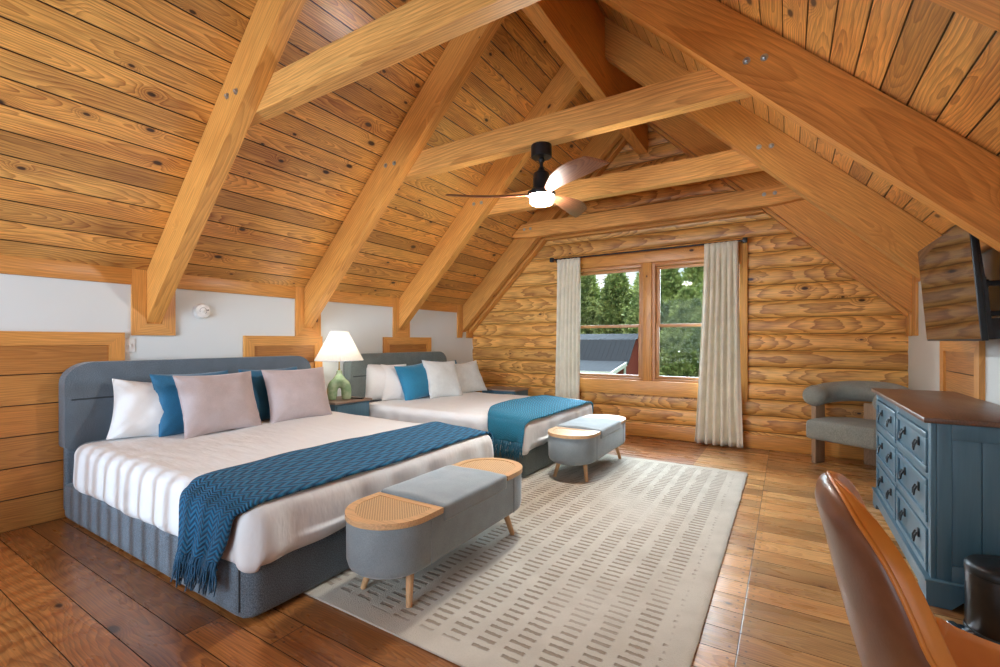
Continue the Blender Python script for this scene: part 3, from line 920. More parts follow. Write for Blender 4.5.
def throw(name, label, secs, mat, seed, fr_n=26, frl=.15):
    """secs: list of (left edge point, right edge point) along the length; grid through them"""
    # Catmull-Rom resample
    def cr(P, t):
        n = len(P) - 1; i = min(int(t * n), n - 1); f = t * n - i
        p0, p1, p2, p3 = P[max(0, i - 1)], P[i], P[i + 1], P[min(n, i + 2)]
        return .5 * ((2 * p1) + (-p0 + p2) * f + (2 * p0 - 5 * p1 + 4 * p2 - p3) * f * f + (-p0 + 3 * p1 - 3 * p2 + p3) * f ** 3)
    Lp = [Vector(a) for a, b in secs]; Rp = [Vector(b) for a, b in secs]; Mp = [(a + b) / 2 for a, b in zip(Lp, Rp)]
    for m, (a, b) in zip(range(len(Mp)), secs):
        if len(secs[m]) > 2: Mp[m] = Vector(secs[m][2])
    NV, NU = 120, 22
    bm = bmesh.new(); uvl = bm.loops.layers.uv.new('UVMap'); g = []
    for j in range(NV + 1):
        t = j / NV
        a, b = cr(Lp, t), cr(Rp, t)
        row = []
        for i in range(NU + 1):
            u = i / NU
            p = a.lerp(b, u)
            k = noise.noise(V(p.x * 5, p.y * 5 + seed, p.z * 5))
            k2 = math.sin(u * PI * 6 + seed + 2 * noise.noise(V(t * 4, 0, seed)))
            hang = 1 - min(1, max(0, (p.z - .25) / .3))
            p = p + V(0, -.012 * k2 * hang, .006 * k + .003)
            row.append(bm.verts.new(p))
        g.append(row)
    for j in range(NV):
        for i in range(NU):
            f = bm.faces.new((g[j][i], g[j][i + 1], g[j + 1][i + 1], g[j + 1][i]))
            for l, (uu, vv) in zip(f.loops, ((i, j), (i + 1, j), (i + 1, j + 1), (i, j + 1))):
                l[uvl].uv = (uu / NU, vv / NV)
    c = sum(Mp, V(0, 0, 0)) / len(Mp)
    root = thing(name, label, 'throw blanket', (c.x, c.y, ZT))
    off = T(-c.x, -c.y, -ZT)
    e0 = [v.co.copy() for v in g[0]]
    dirs = (g[0][NU // 2].co - g[3][NU // 2].co).normalized()
    bm.transform(off)
    o = obj('blanket', bm, mat, root, None, 180)
    md = o.modifiers.new('th', 'SOLIDIFY'); md.thickness = .014; md.offset = 1
    rnd = random.Random(seed)
    for side in (0,):
        bm = bmesh.new()
        for q in range(fr_n):
            u = (q + .5) / fr_n
            i = min(int(u * NU), NU - 1)
            p = e0[i].lerp(e0[i + 1], u * NU - i)
            for s in range(4):
                L = frl * rnd.uniform(.75, 1.1)
                d = V(-.10 + rnd.uniform(-.14, .14), rnd.uniform(-.16, -.04), -1).normalized()
                q0 = p + V(rnd.uniform(-.004, .004), -.006, .01)
                pts = [q0, q0 + d * L * .3 + V(0, -.006, 0), q0 + d * L * .65 + V(rnd.uniform(-.008, .008), rnd.uniform(-.008, .004), 0), q0 + d * L + V(rnd.uniform(-.012, .012), rnd.uniform(-.008, .006), 0)]
                tube(bm, pts, [.006, .0045, .004, .0035], 5)
            bmesh.ops.create_uvsphere(bm, u_segments=8, v_segments=6, radius=.009, matrix=T(*(p + d * frl * .25 + V(0, -.006, 0))))
        bm.transform(off)
        tag(obj('fringe', bm, MT['yarn'], root, None, 180), 'knotted yarn fringe', kind='stuff')
    return root
MT['yarn'] = fabric('blue_yarn', (.012, .09, .18), (.008, .055, .11), 200, bump=.5)
ys, yt = B1[0] - .04, ZT + .008
th1 = [((-2.50, ys - .012, .235), (-2.13, ys - .012, .275)),
       ((-2.48, ys - .008, .36), (-2.06, ys - .008, .38)),
       ((-2.48, ys, .49), (-2.02, ys, .48)),
       ((-2.48, ys + .03, .53), (-1.99, ys + .035, .505)),
       ((-2.50, ys + .10, yt + .002), (-1.975, ys + .11, yt - .03)),
       ((-2.53, ys + .35, yt + .004), (-1.97, ys + .35, yt - .03)),
       ((-2.55, ys + .8, yt + .006), (-1.97, ys + .8, yt - .03)),
       ((-2.52, ys + 1.3, yt + .006), (-1.975, ys + 1.3, yt - .03)),
       ((-2.48, B1[1] - .10, yt + .004), (-1.98, B1[1] - .10, yt - .03)),
       ((-2.47, B1[1] + .025, .50), (-1.985, B1[1] + .02, .485)),
       ((-2.46, B1[1] + .045, .40), (-2.0, B1[1] + .045, .38)),
       ((-2.46, B1[1] + .05, .30), (-2.02, B1[1] + .05, .30))]
throw('throw_blanket', 'dark blue chevron knit throw with fringe across the near bed foot', th1, MT['knit1'], 4)
ys = B2[0] - .04
th2 = [((-2.30, ys - .034, .37), (-1.95, ys - .034, .355)),
       ((-2.32, ys - .024, .45), (-1.945, ys - .024, .44)),
       ((-2.34, ys, .51), (-1.955, ys + .005, .49)),
       ((-2.37, ys + .04, .535), (-1.965, ys + .05, .505)),
       ((-2.42, ys + .13, yt + .012), (-1.955, ys + .15, yt - .03)),
       ((-2.56, ys + .4, yt + .014), (-1.95, ys + .4, yt - .03)),
       ((-2.64, ys + .8, yt + .012), (-1.96, ys + .8, yt - .03)),
       ((-2.62, ys + 1.2, yt + .012), (-1.95, ys + 1.2, yt - .03)),
       ((-2.55, B2[1] - .12, yt + .008), (-1.96, B2[1] - .12, yt - .03)),
       ((-2.50, B2[1] + .02, .51), (-1.97, B2[1] + .02, .48)),
       ((-2.48, B2[1] + .045, .42), (-1.98, B2[1] + .045, .40)),
       ((-2.48, B2[1] + .05, .30), (-2.0, B2[1] + .05, .30))]
MT['yarn'] = fabric('teal_yarn', (.012, .17, .29), (.01, .10, .18), 200, bump=.5)
throw('throw_blanket', 'teal blue knit throw with fringe across the far bed foot', th2, MT['knit2'], 9)

# ------------------------------------------------------------------ storage benches
def cane():
    n = NT('woven_cane'); c, x, y, z = n.objc()
    a = n.M('MULTIPLY', n.M('ADD', x, y), 62.0); b = n.M('MULTIPLY', n.M('SUBTRACT', x, y), 62.0)
    fa = n.M('ABSOLUTE', n.M('SUBTRACT', n.M('FRACT', a), .5)); fb = n.M('ABSOLUTE', n.M('SUBTRACT', n.M('FRACT', b), .5))
    hole = n.M('MULTIPLY', n.ss(fa, .18, .30, 1, 0), n.ss(fb, .18, .30, 1, 0))
    return n.set(col=n.mix(hole, (.66, .43, .22), (.22, .12, .055)), rough=.5, norm=n.bump(n.M('SUBTRACT', 1.0, hole), .5, .004))
MT['cane'] = cane()
def bench(label, x, y):
    t = thing('storage_bench', label, 'bench', (x, y, 0))
    Lh, rr = .642, .215           # half length, end radius
    def stadium(r, half, inset=0, n=14):
        p = []
        for a in range(-90, 91, 180 // n): p.append(((r) * math.cos(R(a + 90)), half - r + (r) * math.sin(R(a + 90))))
        p = []
        c = half - rr
        for k_ in range(n + 1):
            a = PI * k_ / n; p.append((r * math.cos(a), c + r * math.sin(a)))
        for k_ in range(n + 1):
            a = PI + PI * k_ / n; p.append((r * math.cos(a), -c + r * math.sin(a)))
        return p
    # body: stack of stadium sections, belly rounded under
    bm = bmesh.new(); rings = []
    for r, z in ((.150, .172), (.190, .176), (.207, .190), (.215, .215), (.216, .30), (.216, .40), (.212, .408)):
        rings.append([bm.verts.new((px_, py_, z)) for px_, py_ in stadium(r, Lh)])
    n_ = len(rings[0])
    for A, B in zip(rings, rings[1:]):
        for i in range(n_): bm.faces.new((A[i], A[(i + 1) % n_], B[(i + 1) % n_], B[i]))
    bm.faces.new(rings[0][::-1]); bm.faces.new(rings[-1])
    obj('body', bm, MT['bench'], t, None, 50)
    for s in (-1, 1):
        # vertical seams where the curved ends start
        for sx in (-1, 1):
            bm = bmesh.new(); tube(bm, [(sx * .2165, s * (Lh - rr - .04), .19), (sx * .2165, s * (Lh - rr - .04), .40)], .0022, 6)
            obj('seam', bm, MT['seamdark'] if False else MT['bench'], t)
        # half-round wooden end tray with woven cane
        c0 = s * .305
        out = []; inn = []
        n = 24
        for k_ in range(n + 1):
            a = PI * k_ / n
            out.append((.222 * math.cos(a), s * (Lh - rr) + s * .222 * math.sin(a)))
            inn.append((.178 * math.cos(a), s * (Lh - rr) + s * .178 * math.sin(a)))
        out = [(.222, c0)] + out + [(-.222, c0)]
        inn = [(.178, c0 + s * .035)] + inn + [(-.178, c0 + s * .035)]
        bm = bmesh.new(); vo0 = [bm.verts.new((a, b, .410)) for a, b in out]; vo1 = [bm.verts.new((a, b, .437)) for a, b in out]
        vi0 = [bm.verts.new((a, b, .410)) for a, b in inn]; vi1 = [bm.verts.new((a, b, .437)) for a, b in inn]
        m = len(out)
        for i in range(m):
            j = (i + 1) % m
            bm.faces.new((vo0[i], vo0[j], vo1[j], vo1[i])); bm.faces.new((vo1[i], vo1[j], vi1[j], vi1[i]))
            bm.faces.new((vi1[i], vi1[j], vi0[j], vi0[i])); bm.faces.new((vi0[i], vi0[j], vo0[j], vo0[i]))
        bevel_all(bm, .004, 2, 50)
        fr_ = obj('tray_frame', bm, MT['oak'], t, None, 40)
        bm = bmesh.new(); prism(bm, [(a * 1.02, b) for a, b in inn], 'z', .412, .4335)
        obj('cane_panel', bm, MT['cane'], fr_, None)
    # cushioned lid
    def dsp(p):
        q = p.copy(); q.z += .006 * noise.noise(V(p.x * 8, p.y * 5, x)) + .008 * (1 - (p.x / .23) ** 2) * (p.z > 0); return q
    bm = rbox(.452, .60, .085, .018, 26, dsp, 8); bm.transform(T(0, 0, .405))
    obj('cushioned_lid', bm, MT['bench'], t, None, 180)
    for sx in (-1, 1):
        for sy in (-1, 1):
            bm = bmesh.new()
            p0, p1 = V(sx * .12, sy * .43, .175), V(sx * .155, sy * .475, .0125)
            tube(bm, [p0, p1], [.021, .0145], 14)
            M = T(*p1)
            bm.transform(M.inverted())
            M2 = M
            # rotate so that the grain follows the leg
            bm.transform(RY(90)); 
            obj('leg', bm, MT['oak'], t, M2 @ RY(-90), 40)
    return t
bench('grey storage bench with two cane tray ends at the near bed foot', -1.645, 2.065)
bench('grey storage bench with two cane tray ends at the far bed foot', -1.645, 4.30)

# ------------------------------------------------------------------ rug
def rugmat():
    n = NT('ivory_carved_rug'); c, x, y, z = n.objc()
    # dashes run along x, stacked along y, in columns
    cw = .135
    colx = n.M('DIVIDE', x, cw); ci = n.M('FLOOR', colx); cf = n.M('SUBTRACT', colx, ci)
    rc = n.white(n.comb(ci, 1.0, 2.0))
    yy = n.M('ADD', n.M('DIVIDE', y, .048), n.M('MULTIPLY', rc, 1.0)); ri = n.M('FLOOR', yy); rf = n.M('SUBTRACT', yy, ri)
    rr = n.white(n.comb(ci, ri, 4.0))
    wig = n.M('MULTIPLY', n.M('SUBTRACT', n.noise(n.comb(x, y, 0), 40, 3), .5), .3)
    a0 = n.M('ADD', .12, n.M('MULTIPLY', rr, .16))
    mx_ = n.M('MULTIPLY', n.ss(cf, a0, n.M('ADD', a0, .05)), n.ss(cf, .80, .88, 1, 0))
    yd = n.M('ABSOLUTE', n.M('SUBTRACT', n.M('ADD', rf, wig), .5))
    my = n.ss(yd, .12, .26, 1, 0)
    blk = n.noise(n.comb(n.M('MULTIPLY', x, .8), n.M('MULTIPLY', y, .55), 3.0), 1.6, 1)
    gap = n.M('MULTIPLY', n.M('GREATER_THAN', rc, .16), n.ss(blk, .30, .48, .25, 1))
    edge = n.M('MULTIPLY', n.ss(n.M('SUBTRACT', 1.13, n.M('ABSOLUTE', x)), .0, .03), n.ss(n.M('SUBTRACT', 1.66, n.M('ABSOLUTE', y)), .0, .03))
    m = n.M('MULTIPLY', n.M('MULTIPLY', mx_, my), n.M('MULTIPLY', gap, edge))
    pile = n.noise(c, 190, 3); big = n.noise(c, 5, 3)
    base = n.mix(n.ss(big, .3, .7), (.52, .475, .39), (.62, .575, .485))
    base = n.mix(n.ss(pile, .3, .7, .30, 0), base, (.42, .39, .34))
    col = n.mix(n.M('MULTIPLY', m, .85), base, (.24, .175, .11))
    h = n.M('ADD', n.M('MULTIPLY', pile, .6), n.M('SUBTRACT', 1.0, m))
    return n.set(col=col, rough=.95, sheen=.3, norm=n.bump(h, .8, .008))
MT['rug'] = rugmat()
bm = rbox(2.44, 3.49, .012, .0055, 40, None, 4)
for v in bm.verts:
    v.co.x += .004 * noise.noise(V(v.co.y * 6, 0, 1)) * (abs(v.co.x) > 1.2)
o = obj('area_rug', bm, MT['rug'], None, T(-1.53, 3.16, .0065) @ RZ(.0), 50)
tag(o, 'large ivory rug with rows of carved brown dashes on the floor', 'rug')

# ------------------------------------------------------------------ nightstands
def nightstand(label, x, y, rz=0, w=.48, d=.43, h=.59):
    t = thing('nightstand', label, 'nightstand', (x, y, 0), R(rz))
    obj('cabinet_body', nbox(-d / 2, d / 2 - .02, -w / 2 + .01, w / 2 - .01, .10, h - .022, .004), MT['bluepaint'], t)
    # face frame and drawers on +x
    for z0, z1 in ((.12, .33), (.345, h - .04)):
        dr = obj('drawer', nbox(d / 2 - .022, d / 2 - .006, -w / 2 + .03, w / 2 - .03, z0, z1, .004), MT['bluepaint'], t)
        bm = bmesh.new(); tube(bm, [(d / 2 - .006, -.035, (z0 + z1) / 2), (d / 2 + .014, -.03, (z0 + z1) / 2), (d / 2 + .014, .03, (z0 + z1) / 2), (d / 2 - .006, .035, (z0 + z1) / 2)], .004, 8)
        obj('handle', bm, MT['blackmetal'], dr, None, 40)
    for sx in (-d / 2 + .03, d / 2 - .045):
        for sy in (-w / 2 + .035, w / 2 - .035):
            obj('leg', nbox(sx - .022, sx + .022, sy - .022, sy + .022, 0, .105, .004), MT['bluepaint'], t)
    bm = nbox(-d / 2 - .01, d / 2 + .01, -w / 2 - .005, w / 2 + .005, h - .022, h, .004)
    M = T(0, 0, h) @ RZ(90); bm.transform(M.inverted()); obj('top', bm, MT['tabletop2'], t, M)
    return t
MT['tabletop2'] = wood('grey_brown_top', (.30, .22, .17), (.19, .13, .10), knots=0, rough=.4, contrast=.5, ring=.012, tone=(.95, 1.05))
nightstand('blue nightstand with grey wood top between the two beds under the lamp', -4.10, 3.31, h=.622)
nightstand('blue nightstand beyond the far bed in front of the log wall', -3.50, 5.74, -90, w=.58, d=.40, h=.562)

# remote control on the nightstand
t = thing('remote_control', 'small black remote control lying on the nightstand beside the lamp', 'remote control', (-3.965, 3.42, .6225), R(15))
obj('casing', nbox(-.075, .075, -.02, .02, 0, .014, .005), MT['blackmetal'], t, None, 40)
obj('button_pad', nbox(-.06, .05, -.012, .012, .0138, .0155, .0005, 1), MT['greyplastic'], t)

# ------------------------------------------------------------------ table lamp with an arch-shaped green ceramic base
t = thing('table_lamp', 'green glazed arch table lamp with pleated white shade on the nightstand', 'lamp', (-4.07, 3.27, .6225), R(90 - 30))
# arch base: two legs joined to a narrow neck; local x = width
bm = bmesh.new()
me_m = None
def lampbase():
    bm = bmesh.new()
    NZ, NA = 28, 28
    # outer silhouette half width and inner hole half-width per height
    def ow(t): # t 0..1 over .27 m
        if t < .62: return .105 + .012 * math.sin(t / .62 * PI)
        k_ = (t - .62) / .38
        return .105 * (1 - k_) ** 1.0 * .75 + .028 + .105 * .25 * (1 - k_) ** 3
    # left and right legs as tubes plus shoulder loop: one continuous tube arch
    pts = []; rad = []
    for i in range(33):
        a = PI * i / 32
        X = -.062 * math.cos(a)
        Z = .045 + .115 * max(0, math.sin(a)) ** .55
        pts.append((X, 0, Z)); 
        rad.append(.045 + .006 * math.sin(a))
    pts = [(-.066, 0, .002)] + pts + [(.066, 0, .002)]
    rad = [.040] + rad + [.040]
    tube(bm, pts, rad, 20)
    lathe_closed(bm, [(.03, .15), (.062, .165), (.060, .19), (.044, .215), (.030, .235), (.024, .255), (.026, .27), (.020, .275)], 24)
    bm.transform(Matrix.Scale(1.18, 4, (1, 0, 0)) @ Matrix.Scale(1.12, 4, (0, 1, 0)) @ Matrix.Scale(1.14, 4, (0, 0, 1)))
    return bm
o = obj('ceramic_base', lampbase(), MT['ceramic'], t, None, 180)
md = o.modifiers.new('r', 'REMESH'); md.mode = 'VOXEL'; md.voxel_size = .005; md.use_smooth_shade = True
md = o.modifiers.new('s', 'SMOOTH'); md.factor = .8; md.iterations = 8
bm = bmesh.new(); tube(bm, [(0, 0, .27), (0, 0, .47)], .008, 10); tube(bm, [(0, 0, .272), (0, 0, .33)], .013, 12)
obj('lamp_stem', bm, plain('brass', (.55, .38, .15), .3, .9), t, None, 40)
def shademat():
    n = NT('pleated_shade_paper')
    tr_ = n.n('ShaderNodeBsdfTranslucent'); tr_.inputs[0].default_value = (.86, .83, .76, 1)
    df = n.n('ShaderNodeBsdfDiffuse'); df.inputs[0].default_value = (.82, .80, .75, 1)
    m = n.n('ShaderNodeMixShader'); m.inputs[0].default_value = .5
    n.t.links.new(df.outputs[0], m.inputs[1]); n.t.links.new(tr_.outputs[0], m.inputs[2]); n.t.links.new(m.outputs[0], n.out.inputs[0])
    return n.m
bm = bmesh.new()
seg = 144
prof = [(.232, .455 - 0), (.228, .459), (.088, .742), (.085, .75)]
prof = [(.244, .422), (.242, .426), (.204, .500), (.166, .574), (.128, .650), (.092, .728), (.091, .732)]
rings = []
for r, z in prof:
    rings.append([bm.verts.new((r * (1 + (.028 if k_ % 2 else -.0)) * math.cos(2 * PI * k_ / seg), r * (1 + (.028 if k_ % 2 else 0)) * math.sin(2 * PI * k_ / seg), z)) for k_ in range(seg)])
for A, B in zip(rings, rings[1:]):
    for k_ in range(seg): bm.faces.new((A[k_], A[(k_ + 1) % seg], B[(k_ + 1) % seg], B[k_]))
sh = obj('lamp_shade', bm, shademat(), t, None)
for r, z in ((.247, .422), (.0935, .732)):
    bm = bmesh.new(); tube(bm, [(r * math.cos(2 * PI * a / 48), r * math.sin(2 * PI * a / 48), z) for a in range(48)], .004, 6, closed=True)
    obj('shade_rim', bm, MT['curtain'] if False else MT['sheet'], sh, None, 60)
bm = bmesh.new(); bmesh.ops.create_uvsphere(bm, u_segments=16, v_segments=12, radius=.03, matrix=T(0, 0, .53))
nb = NT('lamp_bulb_glow'); nb.set(col=(1, .9, .75), ec=(1, .93, .82), es=80.0)
obj('light_bulb', bm, nb.m, t, None, 180)

# ------------------------------------------------------------------ ceiling fan
FX, FY = -1.61, 3.185
t = thing('ceiling_fan', 'black ceiling fan with three walnut blades and lit lamp on the tie beam', 'ceiling fan', (FX, FY, 2.76))
bm = bmesh.new(); lathe_closed(bm, [(.078, 0), (.080, -.012), (.080, -.085), (.074, -.093), (.02, -.096)], 36); obj('canopy', bm, MT['blackmetal'], t, None, 35)
bm = bmesh.new(); tube(bm, [(0, 0, -.09), (0, 0, -.19)], .013, 12); lathe_closed(bm, [(.02, -.10), (.026, -.115), (.02, -.13)], 20); obj('downrod', bm, MT['blackmetal'], t, None, 35)
bm = bmesh.new(); lathe_closed(bm, [(.018, -.17), (.03, -.195), (.058, -.215), (.064, -.235), (.064, -.315), (.082, -.352), (.105, -.362), (.108, -.376), (.104, -.392), (.02, -.393)], 40)
obj('motor_housing', bm, MT['blackmetal'], t, None, 35)
nl = NT('fan_lamp_glow'); nl.set(col=(1, .97, .92), ec=(1, .95, .88), es=420.0)
bm = bmesh.new(); lathe_closed(bm, [(.088, -.394), (.089, -.405), (.087, -.442), (.080, -.452), (.01, -.454)], 40)
obj('lamp_lens', bm, nl.m, t, None, 35)
def blade():
    bm = bmesh.new(); N, Mw = 26, 8
    top = []; bot = []
    for i in range(N + 1):
        s = i / N
        r_ = .07 + .635 * s
        w = .035 + .085 * math.sin(min(1, s * 1.25) * PI / 2) ** 1.2 - .012 * max(0, s - .8) * 5
        w *= .72
        sweep = -.035 * math.sin(s * PI * .9) + .05 * s * s
        pitch = -R(26 - 10 * s)
        rowt = []; rowb = []
        for j in range(Mw + 1):
            v = 2 * j / Mw - 1
            ex = .012 * (1 - v * v) * (1 if s > .97 else 0)
            th = .008 * (1 - v * v) ** .5 + .0012
            y_ = sweep + v * w * math.cos(pitch); z_ = v * w * math.sin(pitch) + .012 * s
            rr_ = r_ + (.0 if i < N else 0) + (.03 * v * s * s)
            rowt.append(bm.verts.new((rr_, y_, z_ + th))); rowb.append(bm.verts.new((rr_, y_, z_ - th)))
        top.append(rowt); bot.append(rowb)
    for i in range(N):
        for j in range(Mw):
            bm.faces.new((top[i][j], top[i + 1][j], top[i + 1][j + 1], top[i][j + 1]))
            bm.faces.new((bot[i][j], bot[i][j + 1], bot[i + 1][j + 1], bot[i + 1][j]))
        for j in (0, Mw): bm.faces.new((top[i][j], bot[i][j], bot[i + 1][j], top[i + 1][j]))
    for i in (0, N):
        for j in range(Mw): bm.faces.new((top[i][j], top[i][j + 1], bot[i][j + 1], bot[i][j]))
    return bm
bl = None
for a in (-36.7, 83.3, 203.3):
    M = T(0, 0, -.374) @ RZ(a)
    if bl is None: bl = obj('fan_blade', blade(), MT['walnut'], t, M, 50)
    else:
        c = bl.copy(); COL.objects.link(c); c.parent = t; c.matrix_local = M

# ------------------------------------------------------------------ dresser
DX0, DX1, DY0, DY1, DH = .578, 1.018, 2.935, 4.50, .888
t = thing('dresser', 'blue six-drawer dresser with brown wood top against the right wall', 'dresser', ((DX0 + DX1) / 2, (DY0 + DY1) / 2, 0))
inv = t.matrix_world.inverted()
def dp(nm, a, mat='bluepaint', bev=.003, par=None, M=None):
    bm = nbox(*a, bev=bev); bm.transform(inv)
    return obj(nm, bm, MT[mat], par or t, None, 40)
# carcass as one mesh with recessed side panels
bm = bmesh.new()
xb = DX1
box(bm, DX0 + .02, xb, DY0 + .016, DY1 - .016, .10, DH - .03)
for (ya, yb_) in ((DY0, DY0 + .018), (DY1 - .018, DY1)):
    # stiles, rails, planks on each end
    box(bm, DX0 + .0225, DX0 + .075, ya, yb_, .07, DH - .025, .003); box(bm, xb - .06, xb, ya, yb_, .07, DH - .025, .003)
    box(bm, DX0 + .075, xb - .06, ya, yb_, DH - .10, DH - .025, .003); box(bm, DX0 + .075, xb - .06, ya, yb_, .10, .20, .003)
    n_pl = 3
    wpl = (xb - .06 - DX0 - .075) / n_pl
    for i in range(n_pl):
        x0_ = DX0 + .075 + i * wpl
        box(bm, x0_ + .0015, x0_ + wpl - .0015, ya + .008, yb_ - .004, .20, DH - .10, .002)
# front frame
box(bm, DX0, DX0 + .022, DY0, DY0 + .05, .07, DH - .025, .003); box(bm, DX0, DX0 + .022, DY1 - .05, DY1, .07, DH - .025, .003)
ym = (DY0 + DY1) / 2
box(bm, DX0, DX0 + .022, ym - .018, ym + .018, .10, DH - .025, .003)
box(bm, DX0 + .001, DX0 + .0215, DY0 + .004, DY1 - .004, DH - .075, DH - .025, .003)
rows = [.115, .355, .595, .825]
for z in rows[1:3]: box(bm, DX0, DX0 + .022, DY0 + .05, DY1 - .05, z - .015, z + .015, .003)
bm.transform(inv); obj('dresser_body', bm, MT['bluepaint'], t, None, 40)
# plinth with bracket feet
bm = bmesh.new()
ya, yb_ = DY0 - .015, DY1 + .015
prism(bm, [(ya, 0), (ya, .115), (yb_, .115), (yb_, 0), (yb_ - .13, 0), (yb_ - .17, .045), (ya + .17, .045), (ya + .13, 0)], 'x', DX0 - .018, DX0 + .004)
for y_ in (ya, yb_ - .02):
    prism(bm, [(DX0 + .0041, 0), (DX0 + .0041, .115), (xb, .115), (xb, 0), (xb - .08, 0), (xb - .11, .045), (DX0 + .11, .045), (DX0 + .07, 0)], 'y', y_, y_ + .02)
box(bm, DX0 - .024, xb, ya - .006, yb_ + .006, .112, .127, .005)
bm.transform(inv); obj('plinth', bm, MT['bluepaint'], t, None, 30)
for ci, (c0, c1) in enumerate(((DY0 + .05, ym - .018), (ym + .018, DY1 - .05))):
    for ri in range(3):
        z0, z1 = rows[ri] + .015, rows[ri + 1] - .017
        dr = dp('drawer', (DX0 + .004, DX0 + .03, c0 + .004, c1 - .004, z0, z1), bev=.003)
        # raised frame moulding
        bm = bmesh.new()
        w = .032
        for a in ((c0 + .004, c1 - .004, z0, z0 + w), (c0 + .004, c1 - .004, z1 - w, z1), (c0 + .004, c0 + .004 + w, z0 + w, z1 - w), (c1 - .004 - w, c1 - .004, z0 + w, z1 - w)):
            box(bm, DX0 - .008, DX0 + .006, a[0], a[1], a[2], a[3], .004)
        bm.transform(inv); obj('drawer_frame', bm, MT['bluepaint'], dr, None, 40)
        for f in (.27, .73):
            yy = c0 + (c1 - c0) * f; zz = (z0 + z1) / 2
            bm = bmesh.new()
            box(bm, DX0 - .004, DX0 + .006, yy - .012, yy + .012, zz + .0, zz + .045, .003)
            tube(bm, [(DX0 - .008, yy - .016, zz + .028), (DX0 - .018, yy - .019, zz + .005), (DX0 - .02, yy - .012, zz - .022), (DX0 - .02, yy + .012, zz - .022), (DX0 - .018, yy + .019, zz + .005), (DX0 - .008, yy + .016, zz + .028)], .0045, 8)
            bm.transform(inv); tag(obj('handle', bm, MT['blackmetal'], dr, None, 40), 'black drop handle')
bm = nbox(DX0 - .028, xb + .004, DY0 - .022, DY1 + .022, DH - .026, DH, .005)
M = T((DX0 + DX1) / 2, (DY0 + DY1) / 2, DH) @ RZ(90); bm.transform(M.inverted())
obj('top', bm, MT['tabletop'], t, inv @ M, 40)

# ------------------------------------------------------------------ television on an arm
Mtv = T(.805, 3.71, 1.56) @ RY(-4.5) 
t = thing('television', 'flat black television on a wall arm above the blue dresser', 'television', (0, 0, 0))
t.matrix_world = Mtv; bpy.context.view_layer.update()
W2, H2 = .525, .31
ntv = NT('dark_glossy_screen'); ntv.set(col=(.012, .011, .010), rough=.05, spec=1.0, ior=2.1)
obj('panel', nbox(-.012, .012, -W2, W2, -H2, H2, .003), MT['blackmetal'], t, None, 40)
obj('screen', nbox(-.0145, -.0105, -W2 + .006, W2 - .006, -H2 + .010, H2 - .006, .0005, 1), ntv.m, t)
bm = bmesh.new(); prism(bm, [(.012, -H2 + .01), (.012, H2 - .03), (.020, H2 - .06), (.028, .02), (.034, -.05), (.034, -H2 + .01)], 'y', -W2 + .02, W2 - .02)
obj('rear_housing', bm, MT['blackmetal'], t, None, 40)
bm = bmesh.new(); box(bm, .032, .085, -.47, .08, -H2 + .004, -.20, .004); obj('connector_box', bm, MT['blackmetal'], t, None, 40)
ta = thing('television_mount', 'black folding wall arm holding the television', 'wall mount', (XR - .001, 3.44, 1.47))
bm = bmesh.new(); box(bm, -.02, 0, -.12, .12, -.11, .13, .004); obj('wall_bracket', bm, MT['blackmetal'], ta, None, 40)
for z in (-.075, .085):
    bm = bmesh.new(); box(bm, -.155, -.015, -.02, .02, z - .014, z + .014, .004); lathe_closed(bm, [(.024, z - .02), (.024, z + .02)], 16, (-.155, 0, 0)); obj('swing_arm', bm, MT['blackmetal'], ta, None, 40)
bm = bmesh.new(); lathe_closed(bm, [(.014, -.11), (.014, .12)], 14, (-.155, 0, 0)); obj('pivot_post', bm, MT['blackmetal'], ta, None, 40)

# ------------------------------------------------------------------ barrel armchair
t = thing('armchair', 'grey green boucle barrel armchair in the far right corner', 'armchair', (.56, 5.63, 0), R(238))
# local +x is the facing direction
def arc(r, a0, a1, n): return [(r * math.cos(R(a0 + (a1 - a0) * i / n)), r * math.sin(R(a0 + (a1 - a0) * i / n))) for i in range(n + 1)]
bm = bmesh.new()
pts = [(x_ - .02, y_, .69 + .05 * max(0, -math.cos(R(65 + 230 * i / 30)))) for i, (x_, y_) in enumerate(arc(.335, 65, 295, 30))]
pts = [(p[0], p[1], p[2]) for p in pts]
rad = [.105] * 31
e0_ = [(pts[0][0] + .055 * .9, pts[0][1] - .055 * .42, pts[0][2])]; 
rad2 = [.04, .08] + rad + [.08, .04]
d0 = (V(*pts[0]) - V(*pts[1])).normalized(); d1 = (V(*pts[-1]) - V(*pts[-2])).normalized()
P = [V(*pts[0]) + d0 * .07, V(*pts[0]) + d0 * .05] + [V(*p) for p in pts] + [V(*pts[-1]) + d1 * .05, V(*pts[-1]) + d1 * .07]
tube(bm, P, rad2, 20)
obj('backrest', bm, MT['boucle'], t, None, 180)
